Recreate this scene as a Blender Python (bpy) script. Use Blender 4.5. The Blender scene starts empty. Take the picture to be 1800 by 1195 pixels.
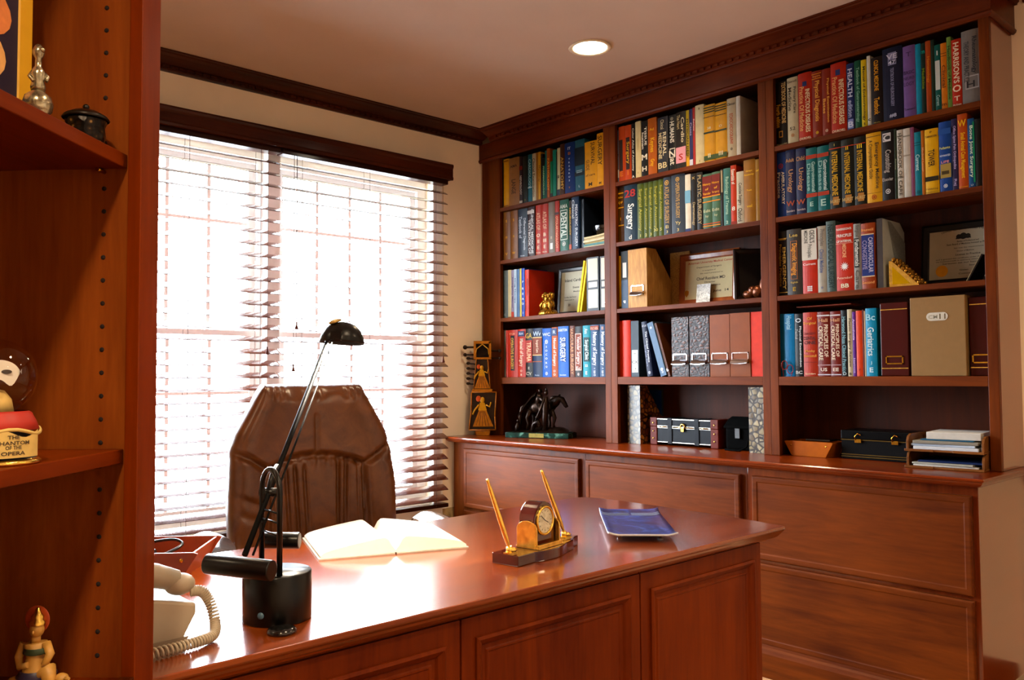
import bpy, bmesh, math, random
from mathutils import Vector, Matrix
random.seed(7)
SC = bpy.context.scene
COL = SC.collection
PI = math.pi

# ------------------------------------------------------------------ materials
def lin(h):
    h = h.lstrip('#')
    if len(h) == 3: h = ''.join(c * 2 for c in h)
    o = []
    for i in (0, 2, 4):
        c = int(h[i:i + 2], 16) / 255
        o.append(c / 12.92 if c <= .04045 else ((c + .055) / 1.055) ** 2.4)
    return (o[0], o[1], o[2], 1)

MATS = {}
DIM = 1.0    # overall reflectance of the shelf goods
def newmat(name):
    m = bpy.data.materials.new(name); m.use_nodes = True
    nt = m.node_tree; nt.nodes.clear()
    out = nt.nodes.new('ShaderNodeOutputMaterial')
    b = nt.nodes.new('ShaderNodeBsdfPrincipled')
    nt.links.new(b.outputs[0], out.inputs[0])
    return m, nt, b

def noise(nt, scale, detail=3, vec=None, dist=0., rough=.5):
    n = nt.nodes.new('ShaderNodeTexNoise')
    n.inputs['Scale'].default_value = scale; n.inputs['Detail'].default_value = detail
    n.inputs['Distortion'].default_value = dist; n.inputs['Roughness'].default_value = rough
    if vec is not None: nt.links.new(vec, n.inputs['Vector'])
    return n

def coords(nt, scale=(1, 1, 1)):
    t = nt.nodes.new('ShaderNodeTexCoord'); mp = nt.nodes.new('ShaderNodeMapping')
    mp.inputs['Scale'].default_value = scale
    nt.links.new(t.outputs['Object'], mp.inputs['Vector'])
    return mp.outputs[0]

def ramp(nt, fac, stops):
    r = nt.nodes.new('ShaderNodeValToRGB')
    e = r.color_ramp.elements
    while len(e) < len(stops): e.new(.5)
    for i, (p, c) in enumerate(stops): e[i].position = p; e[i].color = c
    nt.links.new(fac, r.inputs[0])
    return r

def bump(nt, b, h, strength, dist=.002):
    n = nt.nodes.new('ShaderNodeBump'); n.inputs['Strength'].default_value = strength
    n.inputs['Distance'].default_value = dist
    nt.links.new(h, n.inputs['Height']); nt.links.new(n.outputs[0], b.inputs['Normal'])

def paint(hexc, rough=.5, var=.12, scale=40, metal=0., bumpy=0., coat=0., spec=.5):
    """plain coloured surface with a little tonal variation"""
    key = ('p', DIM, hexc, rough, var, scale, metal, bumpy, coat, spec)
    if key in MATS: return MATS[key]
    m, nt, b = newmat('surface_' + hexc.strip('#'))
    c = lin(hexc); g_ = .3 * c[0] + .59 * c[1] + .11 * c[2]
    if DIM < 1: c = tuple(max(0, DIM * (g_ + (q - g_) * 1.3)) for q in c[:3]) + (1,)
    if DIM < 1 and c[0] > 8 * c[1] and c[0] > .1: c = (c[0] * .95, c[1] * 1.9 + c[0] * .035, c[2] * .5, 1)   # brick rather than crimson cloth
    n = noise(nt, scale, 4, coords(nt))
    lo = tuple(max(0, x * (1 - var)) for x in c[:3]) + (1,)
    hi = tuple(min(1, x * (1 + var)) for x in c[:3]) + (1,)
    r = ramp(nt, n.outputs['Fac'], [(.3, lo), (.7, hi)])
    nt.links.new(r.outputs[0], b.inputs['Base Color'])
    b.inputs['Roughness'].default_value = rough; b.inputs['Metallic'].default_value = metal
    b.inputs['Coat Weight'].default_value = coat; b.inputs['Coat Roughness'].default_value = .08
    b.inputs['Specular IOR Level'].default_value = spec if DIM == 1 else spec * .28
    if bumpy: bump(nt, b, n.outputs['Fac'], bumpy)
    MATS[key] = m
    return m

def wood(axis='z', dark='#371100', light='#6a2f05', rough=.42, coat=.0, fine=1., spec=.09):
    key = ('w', axis, dark, light, rough, coat, fine, spec)
    if key in MATS: return MATS[key]
    m, nt, b = newmat('cherry_wood_' + axis)
    s = {'x': (1.2, 14, 14), 'y': (14, 1.2, 14), 'z': (14, 14, 1.2)}[axis]
    v = coords(nt, tuple(k * fine for k in s))
    n1 = noise(nt, 1.0, 7, v, 1.2, .62)
    n2 = noise(nt, 7., 4, v, .3, .6)
    n3 = noise(nt, 1.6, 3, coords(nt))
    mx = nt.nodes.new('ShaderNodeMix'); mx.inputs[0].default_value = .3
    nt.links.new(n1.outputs['Fac'], mx.inputs[2]); nt.links.new(n2.outputs['Fac'], mx.inputs[3])
    mx2 = nt.nodes.new('ShaderNodeMix'); mx2.inputs[0].default_value = .45
    nt.links.new(mx.outputs[0], mx2.inputs[2]); nt.links.new(n3.outputs['Fac'], mx2.inputs[3])
    r = ramp(nt, mx2.outputs[0], [(.36, lin(dark)), (.64, lin(light))])
    nt.links.new(r.outputs[0], b.inputs['Base Color'])
    b.inputs['Roughness'].default_value = rough
    b.inputs['Coat Weight'].default_value = coat; b.inputs['Coat Roughness'].default_value = .12 if coat < .8 else .14
    b.inputs['Specular IOR Level'].default_value = spec
    bump(nt, b, n2.outputs['Fac'], .06, .001)
    MATS[key] = m
    return m

def lacquer(m, ior, rough):
    b = [n for n in m.node_tree.nodes if n.type == 'BSDF_PRINCIPLED'][0]
    b.inputs['Coat IOR'].default_value = ior; b.inputs['Coat Roughness'].default_value = rough
    return m

def glass(name, tint=(1, 1, 1, 1), fmin=.04):
    key = ('g', name)
    if key in MATS: return MATS[key]
    m, nt, b = newmat(name)
    nt.nodes.remove(b)
    out = [n for n in nt.nodes if n.type == 'OUTPUT_MATERIAL'][0]
    t = nt.nodes.new('ShaderNodeBsdfTransparent'); t.inputs[0].default_value = tint
    g = nt.nodes.new('ShaderNodeBsdfGlossy'); g.inputs['Roughness'].default_value = .02
    lw = nt.nodes.new('ShaderNodeFresnel'); lw.inputs[0].default_value = 1.45
    mx = nt.nodes.new('ShaderNodeMixShader')
    ge = nt.nodes.new('ShaderNodeNewGeometry'); iv = nt.nodes.new('ShaderNodeMath'); iv.operation = 'SUBTRACT'; iv.inputs[0].default_value = 1
    ml = nt.nodes.new('ShaderNodeMath'); ml.operation = 'MULTIPLY'; nt.links.new(ge.outputs['Backfacing'], iv.inputs[1])
    nt.links.new(lw.outputs[0], ml.inputs[0]); nt.links.new(iv.outputs[0], ml.inputs[1])
    nt.links.new(ml.outputs[0], mx.inputs[0]); nt.links.new(t.outputs[0], mx.inputs[1]); nt.links.new(g.outputs[0], mx.inputs[2])
    nt.links.new(mx.outputs[0], out.inputs[0])
    MATS[key] = m
    return m

def emit(name, col, s):
    m, nt, b = newmat(name)
    b.inputs['Base Color'].default_value = col
    b.inputs['Emission Color'].default_value = col; b.inputs['Emission Strength'].default_value = s
    return m

def pattern(name, kind, stops, scale, rough=.4, bumpy=.4, metal=0., stretch=(1, 1, 1), spec=.3):
    """voronoi / wave / noise driven surface"""
    key = ('pat', name)
    if key in MATS: return MATS[key]
    m, nt, b = newmat(name)
    v = coords(nt, stretch)
    if kind == 'voronoi':
        n = nt.nodes.new('ShaderNodeTexVoronoi'); n.feature = 'F1'; n.inputs['Scale'].default_value = scale
        nt.links.new(v, n.inputs['Vector']); f = n.outputs['Distance']
    elif kind == 'edge':
        n = nt.nodes.new('ShaderNodeTexVoronoi'); n.feature = 'DISTANCE_TO_EDGE'; n.inputs['Scale'].default_value = scale
        nt.links.new(v, n.inputs['Vector']); f = n.outputs['Distance']
    elif kind == 'wave':
        n = nt.nodes.new('ShaderNodeTexWave'); n.inputs['Scale'].default_value = scale
        n.inputs['Distortion'].default_value = 6; n.inputs['Detail'].default_value = 3
        nt.links.new(v, n.inputs['Vector']); f = n.outputs['Fac']
    else:
        n = noise(nt, scale, 6, v, 1., .6); f = n.outputs['Fac']
    r = ramp(nt, f, [(p, lin(c)) for p, c in stops])
    nt.links.new(r.outputs[0], b.inputs['Base Color'])
    b.inputs['Roughness'].default_value = rough; b.inputs['Metallic'].default_value = metal; b.inputs['Specular IOR Level'].default_value = spec
    if bumpy: bump(nt, b, f, bumpy)
    MATS[key] = m
    return m

WX, WY, WZ = wood('x'), wood('y'), wood('z')
GLOSSZ = wood('z', '#4a1604', '#7c3410', .18, .9, spec=.4)
DARKW = wood('y', '#1c0805', '#3c140a')
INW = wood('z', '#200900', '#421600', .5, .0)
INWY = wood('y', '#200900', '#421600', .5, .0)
DESKX = wood('x', '#5a1e02', '#964410', .22, .81, spec=.3)
CTRY = wood('y', '#4a1402', '#7a2e05', .28, .4)
BLACK = paint('#0c0b0b', .35)
GLOSSB = paint('#0a0a0b', .15, coat=.5)
BRASS = paint('#c8952e', .22, .15, 60, 1.)
GOLD = paint('#efc45c', .25, .2, 80, 1.)
CHROME = paint('#ececf0', .15, .05, 30, 1.)
WHITE = paint('#e8e6e0', .5, .03)
PAPER = paint('#e9e4d4', .8, .04, 90)
def mosaic(name, lines, cells):
    m, nt, b = newmat(name); v = coords(nt, (1, 1, 1))
    e = nt.nodes.new('ShaderNodeTexVoronoi'); e.feature = 'DISTANCE_TO_EDGE'; e.inputs['Scale'].default_value = 42
    c = nt.nodes.new('ShaderNodeTexVoronoi'); c.inputs['Scale'].default_value = 42
    nt.links.new(v, e.inputs['Vector']); nt.links.new(v, c.inputs['Vector'])
    s = nt.nodes.new('ShaderNodeSeparateColor'); nt.links.new(c.outputs['Color'], s.inputs[0])
    r1 = ramp(nt, s.outputs[0], [(i / (len(cells) - 1), lin(q)) for i, q in enumerate(cells)])
    r2 = ramp(nt, e.outputs['Distance'], [(.06, (1, 1, 1, 1)), (.16, (0, 0, 0, 1))])
    mx = nt.nodes.new('ShaderNodeMix'); mx.data_type = 'RGBA'; nt.links.new(r2.outputs[0], mx.inputs[0]); nt.links.new(r1.outputs[0], mx.inputs[6]); mx.inputs[7].default_value = lin(lines)
    nt.links.new(mx.outputs[2], b.inputs['Base Color']); b.inputs['Roughness'].default_value = .3; bump(nt, b, e.outputs['Distance'], .5)
    return m
PAGES = pattern('page_edges', 'wave', [(.2, '#cdbd96'), (.8, '#e8dcc0')], 60, .9, 0., 0., (1, 1, 12))

# ------------------------------------------------------------------ mesh builder
def frame(loc=(0, 0, 0), rz=0., rx=0., ry=0.):
    return Matrix.Translation(loc) @ Matrix.Rotation(rz, 4, 'Z') @ Matrix.Rotation(rx, 4, 'X') @ Matrix.Rotation(ry, 4, 'Y')

class MB:
    def __init__(s): s.v = []; s.f = []; s.fm = []; s.fs = []; s.mats = []
    def mi(s, m):
        if m not in s.mats: s.mats.append(m)
        return s.mats.index(m)
    def add(s, vs, fs, m, smooth=False, M=None):
        o = len(s.v); k = s.mi(m)
        for p in vs:
            p = Vector(p)
            s.v.append(tuple(M @ p if M is not None else p))
        for f in fs: s.f.append(tuple(i + o for i in f)); s.fm.append(k); s.fs.append(smooth)
        return s
    def box(s, a, b, m, M=None):
        x0, y0, z0 = a; x1, y1, z1 = b
        x0, x1 = min(x0, x1), max(x0, x1); y0, y1 = min(y0, y1), max(y0, y1); z0, z1 = min(z0, z1), max(z0, z1)
        vs = [(x0, y0, z0), (x1, y0, z0), (x1, y1, z0), (x0, y1, z0), (x0, y0, z1), (x1, y0, z1), (x1, y1, z1), (x0, y1, z1)]
        return s.add(vs, [(0, 3, 2, 1), (4, 5, 6, 7), (0, 1, 5, 4), (1, 2, 6, 5), (2, 3, 7, 6), (3, 0, 4, 7)], m, M=M)
    def prism(s, poly, lo, hi, m, axis='z', M=None, smooth=False):
        n = len(poly)
        def pt(p, h):
            if axis == 'z': return (p[0], p[1], h)
            if axis == 'y': return (p[0], h, p[1])
            return (h, p[0], p[1])
        vs = [pt(p, lo) for p in poly] + [pt(p, hi) for p in poly]
        s.add(vs, [tuple(range(n - 1, -1, -1)), tuple(range(n, 2 * n))], m, M=M)
        s.add(vs, [(i, (i + 1) % n, (i + 1) % n + n, i + n) for i in range(n)], m, smooth, M)
        return s
    def lathe(s, prof, m, seg=24, M=None, smooth=True, a0=0., a1=2 * PI):
        full = abs(a1 - a0 - 2 * PI) < 1e-6; vs = []; fs = []; n = len(prof)
        K = seg if full else seg + 1
        for k in range(K):
            a = a0 + (a1 - a0) * k / seg
            for r, z in prof: vs.append((r * math.cos(a), r * math.sin(a), z))
        for k in range(seg):
            k2 = (k + 1) % K
            for i in range(n - 1): fs.append((k * n + i, k2 * n + i, k2 * n + i + 1, k * n + i + 1))
        return s.add(vs, fs, m, smooth, M)
    def cyl(s, p, q, r, m, seg=16, r2=None):
        return s.tube([p, q], [r, r if r2 is None else r2], m, seg)
    def tube(s, pts, r, m, seg=10, closed=False, M=None):
        pts = [Vector(p) for p in pts]; n = len(pts)
        rs = r if isinstance(r, (list, tuple)) else [r] * n
        vs = []; fs = []; up = None
        for i, p in enumerate(pts):
            if closed: t = pts[(i + 1) % n] - pts[i - 1]
            else: t = pts[min(i + 1, n - 1)] - pts[max(i - 1, 0)]
            t.normalize()
            if up is None: up = t.orthogonal().normalized()
            up = (up - t * up.dot(t)); up = up.normalized() if up.length > 1e-6 else t.orthogonal().normalized()
            w = t.cross(up)
            for k in range(seg):
                a = 2 * PI * k / seg
                vs.append(p + (up * math.cos(a) + w * math.sin(a)) * rs[i])
        R = n if closed else n - 1
        for i in range(R):
            j = (i + 1) % n
            for k in range(seg): fs.append((i * seg + k, i * seg + (k + 1) % seg, j * seg + (k + 1) % seg, j * seg + k))
        s.add(vs, fs, m, True, M)
        if not closed:
            s.add(vs, [tuple(range(seg - 1, -1, -1)), tuple((n - 1) * seg + k for k in range(seg))], m, False, M)
        return s
    def ball(s, c, r, m, seg=16, rings=10, M=None):
        if not isinstance(r, (tuple, list)): r = (r, r, r)
        vs = [(c[0], c[1], c[2] - r[2])]; fs = []
        for i in range(1, rings):
            t = PI * i / rings
            for k in range(seg):
                a = 2 * PI * k / seg
                vs.append((c[0] + r[0] * math.sin(t) * math.cos(a), c[1] + r[1] * math.sin(t) * math.sin(a), c[2] - r[2] * math.cos(t)))
        vs.append((c[0], c[1], c[2] + r[2])); L = len(vs) - 1
        for k in range(seg): fs.append((0, 1 + (k + 1) % seg, 1 + k)); fs.append((L, L - seg + k, L - seg + (k + 1) % seg))
        for i in range(rings - 2):
            for k in range(seg):
                a = 1 + i * seg + k; b = 1 + i * seg + (k + 1) % seg
                fs.append((a, b, b + seg, a + seg))
        return s.add(vs, fs, m, True, M)
    def grid(s, fn, nu, nv, m, smooth=True, M=None):
        vs = [fn(i / nu, j / nv) for j in range(nv + 1) for i in range(nu + 1)]
        fs = [(j * (nu + 1) + i, j * (nu + 1) + i + 1, (j + 1) * (nu + 1) + i + 1, (j + 1) * (nu + 1) + i) for j in range(nv) for i in range(nu)]
        return s.add(vs, fs, m, smooth, M)
    def loops(s, O, U, V, N, w, h, ls, m, M=None):
        """nested rectangular mouldings: ls = [(inset, depth)...], closed by a flat centre"""
        O, U, V, N = Vector(O), Vector(U), Vector(V), Vector(N); vs = []
        for ins, d in ls:
            for a, b in ((ins, ins), (w - ins, ins), (w - ins, h - ins), (ins, h - ins)): vs.append(O + U * a + V * b + N * d)
        fs = []
        for i in range(len(ls) - 1):
            for k in range(4): fs.append((i * 4 + k, i * 4 + (k + 1) % 4, i * 4 + 4 + (k + 1) % 4, i * 4 + 4 + k))
        k = (len(ls) - 1) * 4; fs.append((k, k + 1, k + 2, k + 3))
        return s.add(vs, fs, m, M=M)
    def sweep(s, prof, path, m, segs=None, side=1):
        """profile (offset, z) swept along a plan polyline with mitred corners"""
        n = len(path); offs = []
        for i in range(n):
            d = []
            if i > 0: d.append((Vector(path[i]) - Vector(path[i - 1])).normalized())
            if i < n - 1: d.append((Vector(path[i + 1]) - Vector(path[i])).normalized())
            nn = [Vector((-q.y, q.x)) * side for q in d]
            if len(nn) == 1: offs.append(nn[0])
            else:
                b = (nn[0] + nn[1]).normalized(); offs.append(b / max(.2, b.dot(nn[0])))
        k = len(prof)
        for i in (segs if segs is not None else range(n - 1)):
            vs = []
            for j in (i, i + 1):
                for o, z in prof: vs.append((path[j][0] + offs[j].x * o, path[j][1] + offs[j].y * o, z))
            s.add(vs, [(a, a + 1, k + a + 1, k + a) for a in range(k - 1)], m)
            s.add(vs, [tuple(range(k)), tuple(range(2 * k - 1, k - 1, -1))], m)
        return s
    def build(s, name, parent=None, loc=None, rz=None, rot=None, bevel=0., seg=2, sub=0, fix=True):
        me = bpy.data.meshes.new(name)
        me.from_pydata(s.v, [], s.f)
        for m in s.mats: me.materials.append(m)
        me.polygons.foreach_set('material_index', s.fm); me.polygons.foreach_set('use_smooth', s.fs)
        me.update()
        if fix:
            bm = bmesh.new(); bm.from_mesh(me); bmesh.ops.remove_doubles(bm, verts=bm.verts, dist=1e-6)
            bmesh.ops.recalc_face_normals(bm, faces=bm.faces); bm.to_mesh(me); bm.free()
        o = bpy.data.objects.new(name, me); COL.objects.link(o)
        if parent: o.parent = parent
        if loc: o.location = loc
        if rz is not None: o.rotation_euler = (0, 0, rz)
        if rot: o.rotation_euler = rot
        if bevel:
            b = o.modifiers.new('edge', 'BEVEL'); b.width = bevel; b.segments = seg; b.limit_method = 'ANGLE'; b.angle_limit = .6
        if sub:
            q = o.modifiers.new('smooth', 'SUBSURF'); q.levels = sub; q.render_levels = sub
        return o

def tag(o, label, cat, group=None):
    o['label'] = label; o['category'] = cat
    if group: o['group'] = group
    return o
def struct(o): o['kind'] = 'structure'; return o
def thing(name, label, cat, loc, rz=0., group=None):
    o = bpy.data.objects.new(name, None); COL.objects.link(o); o.empty_display_size = .05
    o.location = loc; o.rotation_euler = (0, 0, rz)
    return tag(o, label, cat, group)

# ------------------------------------------------------------------ lettering
_TX = {}
def glyphs(t):
    """text as flat mesh data: verts in a box starting at 0,0"""
    if t in _TX: return _TX[t]
    if t in '@*#' and len(t) == 1:
        vs, fs = [], []
        if t == '@':
            n = 20
            for r in (.5, .36): vs += [(.5 + r * math.cos(2 * PI * k / n), .5 + r * math.sin(2 * PI * k / n)) for k in range(n)]
            fs = [(k, (k + 1) % n, n + (k + 1) % n, n + k) for k in range(n)]
            o = len(vs); vs += [(.5 + .2 * math.cos(2 * PI * k / 10), .5 + .2 * math.sin(2 * PI * k / 10)) for k in range(10)]
            fs.append(tuple(range(o, o + 10)))
        elif t == '*':
            n = 24; vs = [(.5 + (.5 if k % 2 == 0 else .22) * math.cos(2 * PI * k / n + .2), .5 + (.5 if k % 2 == 0 else .22) * math.sin(2 * PI * k / n + .2)) for k in range(n)]
            vs.append((.5, .5)); fs = [(k, (k + 1) % n, n) for k in range(n)]
        else:
            for a in (0, .37, .74):
                for b in (0, .37, .74):
                    o = len(vs); vs += [(a, b), (a + .27, b), (a + .27, b + .27), (a, b + .27)]; fs.append((o, o + 1, o + 2, o + 3))
        _TX[t] = (vs, fs, 1., 1.); return _TX[t]
    cu = bpy.data.curves.new('t', 'FONT'); cu.body = t; cu.size = 1; cu.resolution_u = 2; cu.offset = .018; cu.fill_mode = 'FRONT'
    ob = bpy.data.objects.new('t', cu); COL.objects.link(ob)
    me = bpy.data.meshes.new_from_object(ob.evaluated_get(bpy.context.evaluated_depsgraph_get()))
    vs = [(v.co.x, v.co.y) for v in me.vertices]; fs = [tuple(p.vertices) for p in me.polygons]
    bpy.data.objects.remove(ob); bpy.data.curves.remove(cu); bpy.data.meshes.remove(me)
    x0 = min(v[0] for v in vs); y0 = min(v[1] for v in vs); x1 = max(v[0] for v in vs); y1 = max(v[1] for v in vs)
    vs = [(a - x0, b - y0) for a, b in vs]
    _TX[t] = (vs, fs, x1 - x0, y1 - y0)
    return _TX[t]

def put_text(mb, t, O, A, B, w, h, m, stretch=1.7, keep=False, N=None):
    """text filling a w x h box at O; A = writing direction, B = up direction of the letters"""
    vs, fs, tw, th = glyphs(t)
    sx, sy = w / tw, h / th
    k = min(sx, sy)
    if not keep: sx, sy = min(sx, k * stretch), min(sy, k * stretch)
    else: sx = sy = k
    O, A, B = Vector(O), Vector(A), Vector(B)
    ox, oy = (w - tw * sx) / 2, (h - th * sy) / 2
    mb.add([O + A * (ox + a * sx) + B * (oy + b * sy) for a, b in vs], fs, m)

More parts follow.
